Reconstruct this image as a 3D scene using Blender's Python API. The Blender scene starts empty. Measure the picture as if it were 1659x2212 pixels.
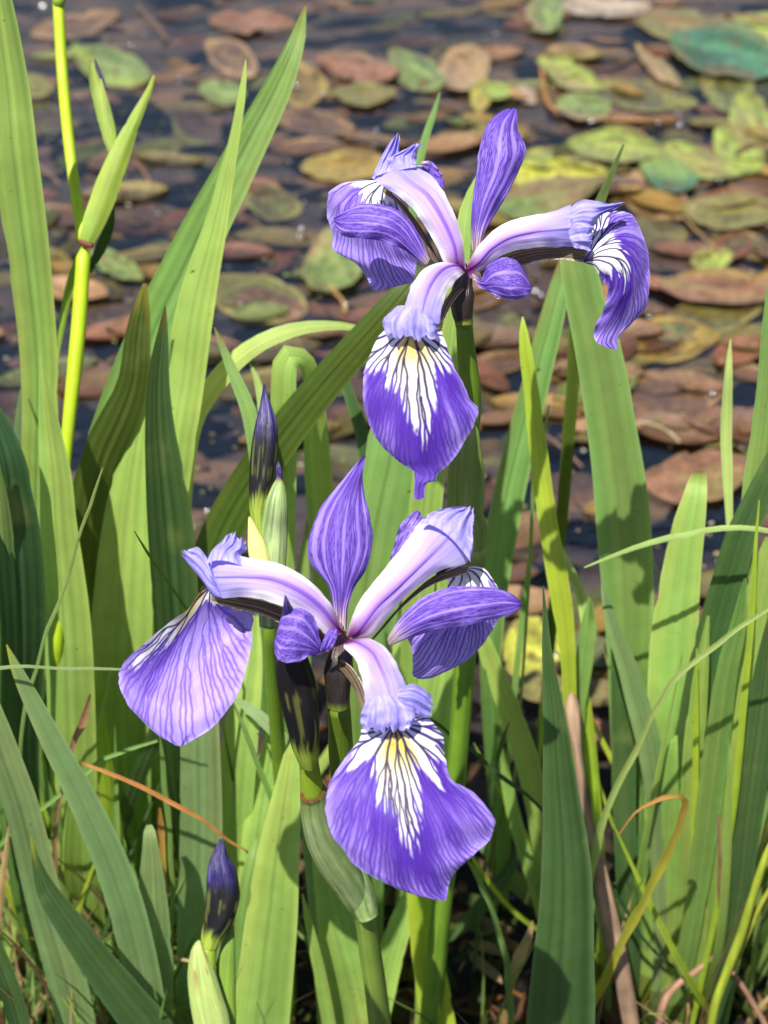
import bpy, math, random
import numpy as np

# ---------------------------------------------------------------- camera, world, sun, exposure
S = bpy.context.scene
C = S.collection
PITCH = math.radians(38.0); CAM_H = 0.70; TV = math.tan(math.radians(20.0))
cam_d = bpy.data.cameras.new("camera"); cam = bpy.data.objects.new("camera", cam_d); C.objects.link(cam)
cam.location = (0, 0, CAM_H); cam.rotation_euler = (math.pi/2 - PITCH, 0, 0)
cam_d.sensor_fit = 'VERTICAL'; cam_d.sensor_height = 24.0; cam_d.lens = 12.0 / TV
cam_d.clip_start = 0.02; cam_d.clip_end = 200.0
cam_d.dof.use_dof = True; cam_d.dof.focus_distance = 0.515; cam_d.dof.aperture_fstop = 7.6
S.camera = cam
S.render.resolution_x = 768; S.render.resolution_y = 1024

SUN_EL = math.radians(66.0); SUN_AZ = math.radians(212.0)   # azimuth clockwise from +Y (camera looks to +Y)
w = bpy.data.worlds.new("World"); S.world = w; w.use_nodes = True
nt = w.node_tree; nt.nodes.clear()
sky = nt.nodes.new('ShaderNodeTexSky'); sky.sky_type = 'NISHITA'; sky.sun_disc = False
sky.sun_elevation = SUN_EL; sky.sun_rotation = SUN_AZ
bg = nt.nodes.new('ShaderNodeBackground'); bg.inputs['Strength'].default_value = 0.062
wo = nt.nodes.new('ShaderNodeOutputWorld')
nt.links.new(sky.outputs[0], bg.inputs[0]); nt.links.new(bg.outputs[0], wo.inputs[0])
sd = bpy.data.lights.new("sun", 'SUN'); sd.energy = 5.0; sd.angle = math.radians(0.5); sd.color = (1.0, 0.955, 0.88)
sun = bpy.data.objects.new("sun", sd); C.objects.link(sun); sun.location = (0, 0, 3)
sx, sy, sz = math.sin(SUN_AZ)*math.cos(SUN_EL), math.cos(SUN_AZ)*math.cos(SUN_EL), math.sin(SUN_EL)
from mathutils import Vector
sun.rotation_euler = Vector((sx, sy, sz)).to_track_quat('Z', 'Y').to_euler()
S.view_settings.view_transform = 'Standard'; S.view_settings.look = 'None'
S.view_settings.exposure = 0.80; S.view_settings.gamma = 1.0

# ---------------------------------------------------------------- pixel <-> world
W2, H2 = 829.5, 1106.0                 # photograph measured on a 1659 x 2212 grid
FWD = np.array([0, math.cos(PITCH), -math.sin(PITCH)]); UP = np.array([0, math.sin(PITCH), math.cos(PITCH)])
RT = np.array([1.0, 0, 0]); CAM = np.array([0, 0, CAM_H])
def ray(x, y):
    return FWD + RT*((x-W2)/H2*TV) + UP*((H2-y)/H2*TV)
def at_z(x, y, z): return CAM + ray(x, y)*z            # z = depth along the view axis
def at_y(x, y, Y):                                     # on the upright plane at distance Y
    r = ray(x, y); return CAM + r*(Y/r[1])
def ground(x, y, h=0.0):
    r = ray(x, y); return CAM + r*((h-CAM_H)/r[2])
def pxs(P):                                            # metres per grid pixel at point P
    return float(np.dot(np.asarray(P)-CAM, FWD))*TV/H2
def fU(x, y): return ((1000+x/1.3825)/1.507, (300+y/1.3825)/1.507)      # close-up of the upper flower
def fL(x, y): return ((300+x/1.106)/1.507, (1400+y/1.106)/1.507)        # close-up of the lower flower

# ---------------------------------------------------------------- numeric helpers
rng = np.random.default_rng(7); random.seed(7)
def ss(a, b, x):
    t = np.clip((x-a)/(b-a+1e-9), 0, 1); return t*t*(3-2*t)
def noise2(u, v, fu, fv, seed):
    r = np.random.default_rng(seed); N = 64
    g = r.random((N, N)); a = u*fu+100; b = v*fv+100
    i = np.floor(a).astype(int); j = np.floor(b).astype(int); x = a-i; y = b-j
    x = x*x*(3-2*x); y = y*y*(3-2*y)
    return (g[i % N, j % N]*(1-x)*(1-y)+g[(i+1) % N, j % N]*x*(1-y)+g[i % N, (j+1) % N]*(1-x)*y+g[(i+1) % N, (j+1) % N]*x*y)*2-1
def mixc(a, b, t):
    t = np.asarray(t)[..., None]; return a*(1-t)+np.asarray(b)*t
def crom(K, n):
    """Catmull-Rom through the rows of K (m x d), n samples, chord parameter."""
    K = np.asarray(K, float); m = len(K)
    d = np.concatenate([[0], np.cumsum(np.linalg.norm(np.diff(K[:, :3], axis=0), axis=1)+1e-6)]); d /= d[-1]
    t = np.linspace(0, 1, n); out = np.zeros((n, K.shape[1]))
    T = np.zeros_like(K)
    for i in range(m):
        a, b = max(i-1, 0), min(i+1, m-1); T[i] = (K[b]-K[a])/(d[b]-d[a])
    idx = np.clip(np.searchsorted(d, t, side='right')-1, 0, m-2)
    h = (d[idx+1]-d[idx]); s = (t-d[idx])/h; s = s[:, None]; h = h[:, None]
    out = (2*s**3-3*s**2+1)*K[idx]+(s**3-2*s**2+s)*h*T[idx]+(-2*s**3+3*s**2)*K[idx+1]+(s**3-s**2)*h*T[idx+1]
    return out

# ---------------------------------------------------------------- materials
def mat_tissue(name, trans=0.3, rough=0.5, spec=0.4, su=30, sv=3, amp=0.25, bump=0.25, bdist=0.0004, coat=0.0, thue=(1.12, 1.05, 0.7)):
    m = bpy.data.materials.new(name); m.use_nodes = True; t = m.node_tree; N = t.nodes; L = t.links; N.clear()
    out = N.new('ShaderNodeOutputMaterial'); p = N.new('ShaderNodeBsdfPrincipled')
    at = N.new('ShaderNodeAttribute'); at.attribute_name = 'Col'
    uv = N.new('ShaderNodeUVMap'); uv.uv_map = 'UVMap'
    mp = N.new('ShaderNodeMapping'); mp.inputs['Scale'].default_value = (su, sv, 1)
    no = N.new('ShaderNodeTexNoise'); no.inputs['Scale'].default_value = 1.0; no.inputs['Detail'].default_value = 4
    L.new(uv.outputs[0], mp.inputs[0]); L.new(mp.outputs[0], no.inputs['Vector'])
    tc = N.new('ShaderNodeTexCoord'); n2 = N.new('ShaderNodeTexNoise'); n2.inputs['Scale'].default_value = 90; n2.inputs['Detail'].default_value = 3
    L.new(tc.outputs['Object'], n2.inputs['Vector'])
    ad = N.new('ShaderNodeMath'); ad.operation = 'ADD'; L.new(no.outputs['Fac'], ad.inputs[0]); L.new(n2.outputs['Fac'], ad.inputs[1])
    mr = N.new('ShaderNodeMapRange'); mr.inputs['From Min'].default_value = 0.6; mr.inputs['From Max'].default_value = 1.4
    mr.inputs['To Min'].default_value = 1-amp; mr.inputs['To Max'].default_value = 1+amp; L.new(ad.outputs[0], mr.inputs[0])
    mu = N.new('ShaderNodeVectorMath'); mu.operation = 'SCALE'; L.new(at.outputs['Color'], mu.inputs[0]); L.new(mr.outputs[0], mu.inputs['Scale'])
    if name == 'leaf_tissue':        # small rusty specks and pale scars
        vo = N.new('ShaderNodeTexNoise'); vo.inputs['Scale'].default_value = 260; vo.inputs['Detail'].default_value = 2; L.new(tc.outputs['Object'], vo.inputs['Vector'])
        sm = N.new('ShaderNodeMapRange'); sm.inputs['From Min'].default_value = 0.735; sm.inputs['From Max'].default_value = 0.79; L.new(vo.outputs['Fac'], sm.inputs[0])
        mm = N.new('ShaderNodeMix'); mm.data_type = 'RGBA'; L.new(sm.outputs[0], mm.inputs['Factor']); L.new(mu.outputs[0], mm.inputs['A']); mm.inputs['B'].default_value = (.12, .075, .02, 1)
        v3 = N.new('ShaderNodeTexNoise'); v3.inputs['Scale'].default_value = 34; v3.inputs['Detail'].default_value = 6; L.new(tc.outputs['Object'], v3.inputs['Vector'])
        s3 = N.new('ShaderNodeMapRange'); s3.inputs['From Min'].default_value = 0.60; s3.inputs['From Max'].default_value = 0.72; s3.inputs['To Max'].default_value = 0.35; L.new(v3.outputs['Fac'], s3.inputs[0])
        m3 = N.new('ShaderNodeMix'); m3.data_type = 'RGBA'; L.new(s3.outputs[0], m3.inputs['Factor']); L.new(mm.outputs['Result'], m3.inputs['A']); m3.inputs['B'].default_value = (.30, .34, .10, 1)
        mu = m3
    COLOUT = mu.outputs['Result'] if name == 'leaf_tissue' else mu.outputs[0]
    bp = N.new('ShaderNodeBump'); bp.inputs['Strength'].default_value = bump; bp.inputs['Distance'].default_value = bdist
    L.new(no.outputs['Fac'], bp.inputs['Height']); L.new(bp.outputs[0], p.inputs['Normal'])
    L.new(COLOUT, p.inputs['Base Color']); p.inputs['Roughness'].default_value = rough
    p.inputs['Specular IOR Level'].default_value = spec; p.inputs['Coat Weight'].default_value = coat
    if trans > 0:
        tr = N.new('ShaderNodeBsdfTranslucent'); L.new(bp.outputs[0], tr.inputs['Normal'])
        hm = N.new('ShaderNodeVectorMath'); hm.operation = 'MULTIPLY'; hm.inputs[1].default_value = thue
        L.new(COLOUT, hm.inputs[0]); L.new(hm.outputs[0], tr.inputs['Color'])
        mx = N.new('ShaderNodeMixShader'); mx.inputs[0].default_value = trans
        L.new(p.outputs[0], mx.inputs[1]); L.new(tr.outputs[0], mx.inputs[2]); L.new(mx.outputs[0], out.inputs[0])
    else: L.new(p.outputs[0], out.inputs[0])
    return m
M_LEAF = mat_tissue('leaf_tissue', 0.43, 0.38, 0.45, 44, 2.5, 0.15, 0.6, 0.0005)
M_PETAL = mat_tissue('petal_tissue', 0.34, 0.5, 0.3, 60, 6, 0.10, 0.35, 0.0003, thue=(1.05, 1.0, 1.1))
M_BUD = mat_tissue('bud_skin', 0.0, 0.36, 0.35, 40, 4, 0.3, 0.7, 0.0008)
M_STEM = mat_tissue('stem_skin', 0.12, 0.42, 0.40, 46, 5, 0.20, 0.6, 0.0005)
M_PAD = mat_tissue('floating_leaf_skin', 0.08, 0.24, 0.5, 5, 14, 0.40, 0.7, 0.0016)
M_DRY = mat_tissue('dry_tissue', 0.15, 0.7, 0.25, 18, 5, 0.35, 0.6, 0.0008, thue=(1, 1, 1))

def mat_water():
    m = bpy.data.materials.new('pond_water'); m.use_nodes = True; t = m.node_tree; N = t.nodes; L = t.links; N.clear()
    out = N.new('ShaderNodeOutputMaterial'); gl = N.new('ShaderNodeBsdfGlossy'); gl.inputs['Roughness'].default_value = 0.05
    tp = N.new('ShaderNodeBsdfTransparent'); tp.inputs[0].default_value = (0.80, 0.76, 0.72, 1)
    fr = N.new('ShaderNodeFresnel'); fr.inputs['IOR'].default_value = 1.30
    tc = N.new('ShaderNodeTexCoord'); mp = N.new('ShaderNodeMapping'); mp.inputs['Scale'].default_value = (9, 24, 1); mp.inputs['Rotation'].default_value = (0, 0, 0.15)
    n1 = N.new('ShaderNodeTexNoise'); n1.inputs['Scale'].default_value = 1.6; n1.inputs['Detail'].default_value = 3; n1.inputs['Distortion'].default_value = 0.6
    L.new(tc.outputs['Object'], mp.inputs[0]); L.new(mp.outputs[0], n1.inputs['Vector'])
    bp = N.new('ShaderNodeBump'); bp.inputs['Strength'].default_value = 0.5; bp.inputs['Distance'].default_value = 0.007
    L.new(n1.outputs['Fac'], bp.inputs['Height']); L.new(bp.outputs[0], gl.inputs['Normal']); L.new(bp.outputs[0], fr.inputs['Normal'])
    fk = N.new('ShaderNodeMath'); fk.operation = 'MULTIPLY'; fk.inputs[1].default_value = 0.20; L.new(fr.outputs[0], fk.inputs[0])
    mx = N.new('ShaderNodeMixShader'); L.new(fk.outputs[0], mx.inputs[0]); L.new(tp.outputs[0], mx.inputs[1]); L.new(gl.outputs[0], mx.inputs[2])
    L.new(mx.outputs[0], out.inputs[0]); return m
def mat_mud():
    m = bpy.data.materials.new('pond_mud'); m.use_nodes = True; t = m.node_tree; N = t.nodes; L = t.links
    p = N['Principled BSDF']; p.inputs['Roughness'].default_value = 0.75
    tc = N.new('ShaderNodeTexCoord'); n1 = N.new('ShaderNodeTexNoise'); n1.inputs['Scale'].default_value = 3.2; n1.inputs['Detail'].default_value = 7; n1.inputs['Distortion'].default_value = 1.2
    mp = N.new('ShaderNodeMapping'); mp.inputs['Scale'].default_value = (1.6, 4.2, 2); L.new(tc.outputs['Object'], mp.inputs[0]); L.new(mp.outputs[0], n1.inputs['Vector'])
    cr = N.new('ShaderNodeValToRGB'); e = cr.color_ramp.elements
    e[0].position = 0.36; e[0].color = (0.010, 0.011, 0.020, 1); e[1].position = 0.72; e[1].color = (0.25, 0.155, 0.09, 1)  # navy stop paints the pond's dark blue reflections into the mud
    x = cr.color_ramp.elements.new(0.52); x.color = (0.072, 0.055, 0.048, 1)
    L.new(n1.outputs['Fac'], cr.inputs[0])
    sp_ = N.new('ShaderNodeSeparateXYZ'); L.new(tc.outputs['Object'], sp_.inputs[0]); mr = N.new('ShaderNodeMapRange'); mr.inputs['From Min'].default_value = 0.56; mr.inputs['From Max'].default_value = 0.95
    mr.inputs['To Min'].default_value = 0.08; mr.inputs['To Max'].default_value = 1.0; L.new(sp_.outputs['Y'], mr.inputs[0])   # mud much darker along the bank, full tone farther out
    ms = N.new('ShaderNodeVectorMath'); ms.operation = 'SCALE'; L.new(cr.outputs[0], ms.inputs[0]); L.new(mr.outputs[0], ms.inputs['Scale']); L.new(ms.outputs[0], p.inputs['Base Color'])
    n2 = N.new('ShaderNodeTexNoise'); n2.inputs['Scale'].default_value = 120; n2.inputs['Detail'].default_value = 5
    L.new(tc.outputs['Object'], n2.inputs['Vector'])
    bp = N.new('ShaderNodeBump'); bp.inputs['Strength'].default_value = 0.8; bp.inputs['Distance'].default_value = 0.004
    L.new(n2.outputs['Fac'], bp.inputs['Height']); L.new(bp.outputs[0], p.inputs['Normal'])
    return m
def mat_bubble():
    m = bpy.data.materials.new('bubble_film'); m.use_nodes = True; t = m.node_tree; N = t.nodes; L = t.links; N.clear()
    out = N.new('ShaderNodeOutputMaterial'); gl = N.new('ShaderNodeBsdfGlossy'); gl.inputs['Roughness'].default_value = 0.20
    tp = N.new('ShaderNodeBsdfTransparent'); lw = N.new('ShaderNodeLayerWeight'); lw.inputs[0].default_value = 0.75
    mx = N.new('ShaderNodeMixShader'); bx_ = N.new('ShaderNodeMath'); bx_.operation = 'MAXIMUM'; bx_.inputs[1].default_value = 0.30; L.new(lw.outputs['Fresnel'], bx_.inputs[0]); L.new(bx_.outputs[0], mx.inputs[0]); L.new(tp.outputs[0], mx.inputs[1]); L.new(gl.outputs[0], mx.inputs[2])
    L.new(mx.outputs[0], out.inputs[0]); return m

# ---------------------------------------------------------------- objects
def tag(o, label=None, cat=None, group=None, kind=None):
    if label: o['label'] = label
    if cat: o['category'] = cat
    if group: o['group'] = group
    if kind: o['kind'] = kind
    return o
ROOT = {}
def thing(name, loc, label, cat, group=None):
    o = bpy.data.objects.new(name, None); o.empty_display_size = 0.02; C.objects.link(o)
    o.location = [float(a) for a in loc]; ROOT[o.name] = np.asarray(loc, float)
    return tag(o, label, cat, group)
def grid_obj(name, P, col, mat, parent=None, closed=False, label=None, base=None):
    """P: (n along, m across, 3) points; col same shape."""
    n, m = P.shape[:2]
    org = ROOT[parent.name] if parent is not None else (np.asarray(base, float) if base is not None else P[-1, m//2].copy())
    V = (P-org).reshape(-1, 3)
    i, j = np.meshgrid(np.arange(n-1), np.arange(m if closed else m-1), indexing='ij')
    j2 = (j+1) % m
    F = np.stack([i*m+j, (i+1)*m+j, (i+1)*m+j2, i*m+j2], -1).reshape(-1, 4)
    me = bpy.data.meshes.new(name)
    me.vertices.add(len(V)); me.vertices.foreach_set('co', V.astype(np.float32).ravel())
    nf = len(F); me.loops.add(nf*4); me.loops.foreach_set('vertex_index', F.astype(np.int32).ravel())
    me.polygons.add(nf); me.polygons.foreach_set('loop_start', (np.arange(nf)*4).astype(np.int32))
    me.polygons.foreach_set('loop_total', np.full(nf, 4, np.int32))
    me.update(calc_edges=True)
    me.polygons.foreach_set('use_smooth', np.ones(nf, bool))
    ca = me.color_attributes.new('Col', 'FLOAT_COLOR', 'POINT')
    cc = np.ones((len(V), 4), np.float32); cc[:, :3] = np.clip(col.reshape(-1, 3), 0, 1); ca.data.foreach_set('color', cc.ravel())
    uvl = me.uv_layers.new(name='UVMap')
    uu = np.stack([(j)/(m-1.0), i/(n-1.0), j/(m-1.0), (i+1)/(n-1.0), (j+1)/(m-1.0), (i+1)/(n-1.0), (j+1)/(m-1.0), i/(n-1.0)], -1)
    uvl.data.foreach_set('uv', uu.astype(np.float32).ravel())
    me.materials.append(mat); me.validate()
    o = bpy.data.objects.new(name, me); C.objects.link(o)
    if parent is not None: o.parent = parent; ROOT[o.name] = org
    else: o.location = org; ROOT[o.name] = org
    if label: o['label'] = label
    return o

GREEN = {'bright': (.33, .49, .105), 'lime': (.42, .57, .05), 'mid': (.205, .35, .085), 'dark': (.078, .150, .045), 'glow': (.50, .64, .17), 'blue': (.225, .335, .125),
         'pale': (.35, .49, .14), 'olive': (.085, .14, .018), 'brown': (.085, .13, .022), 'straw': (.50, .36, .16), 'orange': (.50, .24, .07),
         'tan': (.30, .17, .09), 'yellow': (.40, .42, .05), 'ochre': (.30, .26, .04), 'shade': (.048, .110, .038)}  # glow, bright, dark and shade also paint sunlight and shade into blade colour
def to_ground(K):
    """carry the last point of a centre line down into the mud"""
    K = [list(k) for k in K]
    k = 0
    while K[-1][2] > -0.035 and k < 30:
        p, q = np.array(K[-1]), np.array(K[-2]); d = p[:3]-q[:3]; d /= np.linalg.norm(d)+1e-9
        d = d*0.75+np.array([0, 0, -1])*0.35; d /= np.linalg.norm(d)
        K.append(list(p[:3]+d*0.03)+[p[3]*0.97]); k += 1
    return K
def blade_world(name, K, col, parent, mat=None, rot=0.0, fold=0.10, seed=0, n=64, m=17, margin=0.35, tipcol=None, tipv=0.08, blot=0.0,
                label=None, streak=0.09, ribs=0.02, basecol=None, base=None):
    """K rows: x y z width(m). Tip first."""
    mat = mat or M_LEAF
    Q = crom(K, n); P = Q[:, :3]; wd = np.maximum(Q[:, 3], 0.0002)
    T = np.gradient(P, axis=0); T /= np.linalg.norm(T, axis=1)[:, None]+1e-9
    V = P-CAM; V /= np.linalg.norm(V, axis=1)[:, None]
    Sd = np.cross(T, V); Sd /= np.linalg.norm(Sd, axis=1)[:, None]+1e-9
    Nn = np.cross(Sd, T)
    rr = np.linspace(rot*0.7, rot*1.3, n)[:, None]
    S2 = Sd*np.cos(rr)+Nn*np.sin(rr); N2 = -Sd*np.sin(rr)+Nn*np.cos(rr)
    u = np.linspace(-1, 1, m)[None, :]; v = np.linspace(0, 1, n)[:, None]
    hw = (wd/2)[:, None]/max(math.cos(rot), 0.35)
    off = fold*hw*(1-np.abs(u)**1.5)*np.sign(math.cos(seed*2.1)+0.2)
    off = off+hw*.05*np.exp(-(u/.11)**2)+hw*ribs*np.cos(u*math.pi*5.0)+noise2(u+0*v, v+0*u, 0.6, 4, seed+5)*hw*0.10
    sidew = 1+noise2(np.sign(u)+0*v, v+0*u, 1, 9, seed+3)*0.035-.10*ss(.72, .95, noise2(np.sign(u)+0*v, v+0*u, 1, 26, seed+4))
    G = P[:, None, :]+S2[:, None, :]*(u*hw*sidew)[..., None]+N2[:, None, :]*off[..., None]
    uu = u+0*v; vv = v+0*u
    base_c = np.array(GREEN[col] if isinstance(col, str) else col)
    c = np.ones((n, m, 3))*base_c
    c *= (1+streak*noise2(uu, vv, 7, 1.0, seed+9)+0.12*noise2(uu, vv, 3, 1.5, seed+12)+0.15*noise2(uu, vv, 1.3, 5, seed+10))[..., None]
    # yellow shift in patches
    c[..., 0] *= 1+0.18*noise2(uu, vv, 1, 3, seed+11)
    c = mixc(c, base_c*np.array([1.6, 1.45, 1.7])+0.02, margin*ss(0.82, 1.0, np.abs(uu)))  # pale rim puts the edge highlight into the leaf colour
    c = mixc(c, base_c*np.array([1.2, 1.1, 1.4]), 0.35*np.exp(-(uu/0.07)**2))
    if tipcol is not None: c = mixc(c, GREEN[tipcol], 1-ss(0, tipv, vv+0.02*noise2(uu, vv, 3, 3, seed)))
    if basecol is not None: c = mixc(c, GREEN[basecol], ss(0.6, 0.95, vv))
    if tipcol is None and seed % 3 == 0: c = mixc(c, [.20, .12, .04], ss(.025, .006, vv))
    if blot > 0: c = mixc(c, base_c*np.array([.45, .5, .4]), blot*ss(0.35, 0.75, noise2(uu, vv, 1.6, 9, seed+20)))
    return grid_obj(name, G, c, mat, parent, label=label, base=base)
def blade(name, pts, Y, col, parent, seed=0, grounded=True, **kw):
    """pts: grid-pixel centre line (x, y, width px), tip first; Y=(tip distance, base distance)."""
    m = len(pts); K = []
    for i, (x, y, wpx) in enumerate(pts):
        t = i/(m-1.0); P = at_y(x, y, Y[0]*(1-t)+Y[1]*t)
        K.append([*P, wpx*pxs(P)])
        if P[2] < -0.03 and grounded: break
    if grounded: K = to_ground(K)
    return blade_world(name, K, col, parent, seed=seed, **kw)

def tube(name, K, colf, mat, parent, n=50, m=20, flat=1.0, bumpy=0.0, seed=0, label=None, base=None, cap=True, open_top=False):
    """K rows: x y z diameter(m)"""
    Q = crom(K, n); P = Q[:, :3]; r = np.maximum(Q[:, 3]/2, 1e-5)
    if cap: r = r.copy(); r[0] *= (0.8 if open_top else 0.05); r[-1] *= 0.05
    T = np.gradient(P, axis=0); T /= np.linalg.norm(T, axis=1)[:, None]+1e-9
    V = P-CAM; V /= np.linalg.norm(V, axis=1)[:, None]
    A = np.cross(T, V); A /= np.linalg.norm(A, axis=1)[:, None]+1e-9; B = np.cross(A, T)
    th = np.linspace(0, 2*math.pi, m, endpoint=False)[None, :]; v = np.linspace(0, 1, n)[:, None]
    thn = th+0*v; vn = v+0*th
    rad = r[:, None]*(1+bumpy*np.cos(th*3+seed+vn*4)+.35*bumpy*np.cos(th*8+vn*6+seed)+0.5*bumpy*noise2(np.cos(thn), vn, 2, 8, seed))
    G = P[:, None, :]+A[:, None, :]*(np.cos(th)*rad)[..., None]+B[:, None, :]*(np.sin(th)*rad*flat)[..., None]
    # grid_obj 'closed' wraps the seam
    return grid_obj(name, G, colf(thn, vn), mat, parent, closed=True, label=label, base=base)

# ================================================================ SETTING
def plane_grid(name, x0, x1, y0, y1, nx, ny, hf, mat):
    xs = np.linspace(x0, x1, nx); ys = np.linspace(y0, y1, ny); X, Yy = np.meshgrid(xs, ys)
    P = np.stack([X, Yy, hf(X, Yy)], -1)
    o = grid_obj(name, P, np.ones_like(P)*0.3, mat, base=(0, 0, 0)); tag(o, kind='structure'); return o
def bed(X, Y):
    return -0.075+0.083*ss(0.62, 0.36, Y)+0.006*noise2(X, Y, 9, 9, 3)+0.004*noise2(X, Y, 31, 31, 4)
M_WATER = mat_water(); M_MUD = mat_mud()
plane_grid('pond_bed', -1.6, 1.6, -0.6, 3.2, 160, 190, bed, M_MUD)
far_bed = plane_grid('far_pond_bed', -40, 40, -20, 60, 3, 3, lambda X, Y: -0.09+0*X, M_MUD)
plane_grid('water', -40, 40, -20, 60, 3, 3, lambda X, Y: 0*X, M_WATER)

# ================================================================ FLOATING LEAVES
PADC = {'brown': (.19, .115, .065), 'redbrown': (.21, .105, .062), 'dim': (.10, .068, .05), 'green': (.15, .20, .06), 'olive': (.17, .155, .05), 'yellow': (.34, .34, .05),
        'lime': (.24, .30, .06), 'ochre': (.27, .19, .05), 'tan': (.29, .19, .10), 'bluegreen': (.06, .15, .075), 'dark': (.05, .085, .03), 'pale': (.34, .27, .20)}
def pad(x, y, a, b, ang, colname, label, seed, depth=0.0, group=None):
    a *= 1.10; b *= 1.14; th = math.radians(ang); ca, sa = math.cos(th), math.sin(th)
    c0 = ground(x, y, depth); va = ground(x+a*ca, y+a*sa, depth)-c0; vb = ground(x-b*sa, y+b*ca, depth)-c0
    n, m = 30, 15
    v = np.linspace(0, 1, n)[:, None]; u = np.linspace(-1, 1, m)[None, :]
    r = np.random.default_rng(seed); pw = r.uniform(0.50, 0.72); sk = r.uniform(-.12, .12)
    wv = np.sin(np.pi*np.clip(v+sk*v*(1-v), 0, 1))**pw
    edge = 1+0.08*noise2(np.sign(u)+0*v, v+0*u, 1, 7, seed)-.22*ss(.70, .9, noise2(np.sign(u)+0*v, v+0*u, 1, 11, seed+31))
    s = (v*2-1)+0*u; t = u*wv*edge+0.10*np.sin(s*2+seed)
    L = float(np.linalg.norm(va))
    curl = r.uniform(-0.02, 0.05) if depth >= 0 else 0.03
    zz = depth+0.0025+L*curl*(np.abs(u)**2*wv)*1.0+L*0.04*noise2(s, t, 1.6, 1.6, seed+1)*(1 if depth >= 0 else .4)-L*0.02*np.exp(-(u/0.08)**2)+L*r.uniform(0, .07)*(s**2)
    zz = np.maximum(zz, depth+0.0012) if depth >= 0 else zz
    P = c0[None, None, :]*1.0+s[..., None]*va+t[..., None]*vb; P[..., 2] = zz
    uu = u+0*v; vv = v+0*u
    c = np.ones((n, m, 3))*np.array(PADC[colname])
    c *= .90*(1+0.34*noise2(uu, vv, 2.2, 3.3, seed+2)+0.22*noise2(uu, vv, 6, 9, seed+3)+.12*noise2(uu, vv, 14, 22, seed+13))[..., None]
    c = mixc(c, np.array([.10, .055, .03]), .7*ss(.35, .7, noise2(uu, vv, 4, 7, seed+15)))
    alt = PADC[['brown', 'olive', 'green', 'tan', 'redbrown', 'lime'][seed % 6]]
    c = mixc(c, alt, 0.55*ss(0.1, 0.7, noise2(uu, vv, 1.2, 1.6, seed+4)))
    rib = np.exp(-(np.abs(((uu-(vv-.5)*0.5*np.sign(uu)))*6 % 1-.5)/0.12)**2)
    c *= (1-0.12*rib)[..., None]
    c = mixc(c, np.array(PADC[colname])*1.5, 0.5*np.exp(-(uu/0.05)**2))
    c = mixc(c, np.array(PADC['tan'])*0.9, 0.4*ss(0.9, 1, np.abs(uu)))
    o = grid_obj('floating_leaf', P, c, M_PAD, base=c0)
    tag(o, label, 'floating leaf', group); return o
A = lambda x, y: (x/2, y/2)                      # close-up of the top left quarter
B = lambda x, y: (829+x/2, y/2)                  # top right quarter
D4 = lambda x, y: (829+x/2, 730+y/2)             # middle right
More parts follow.
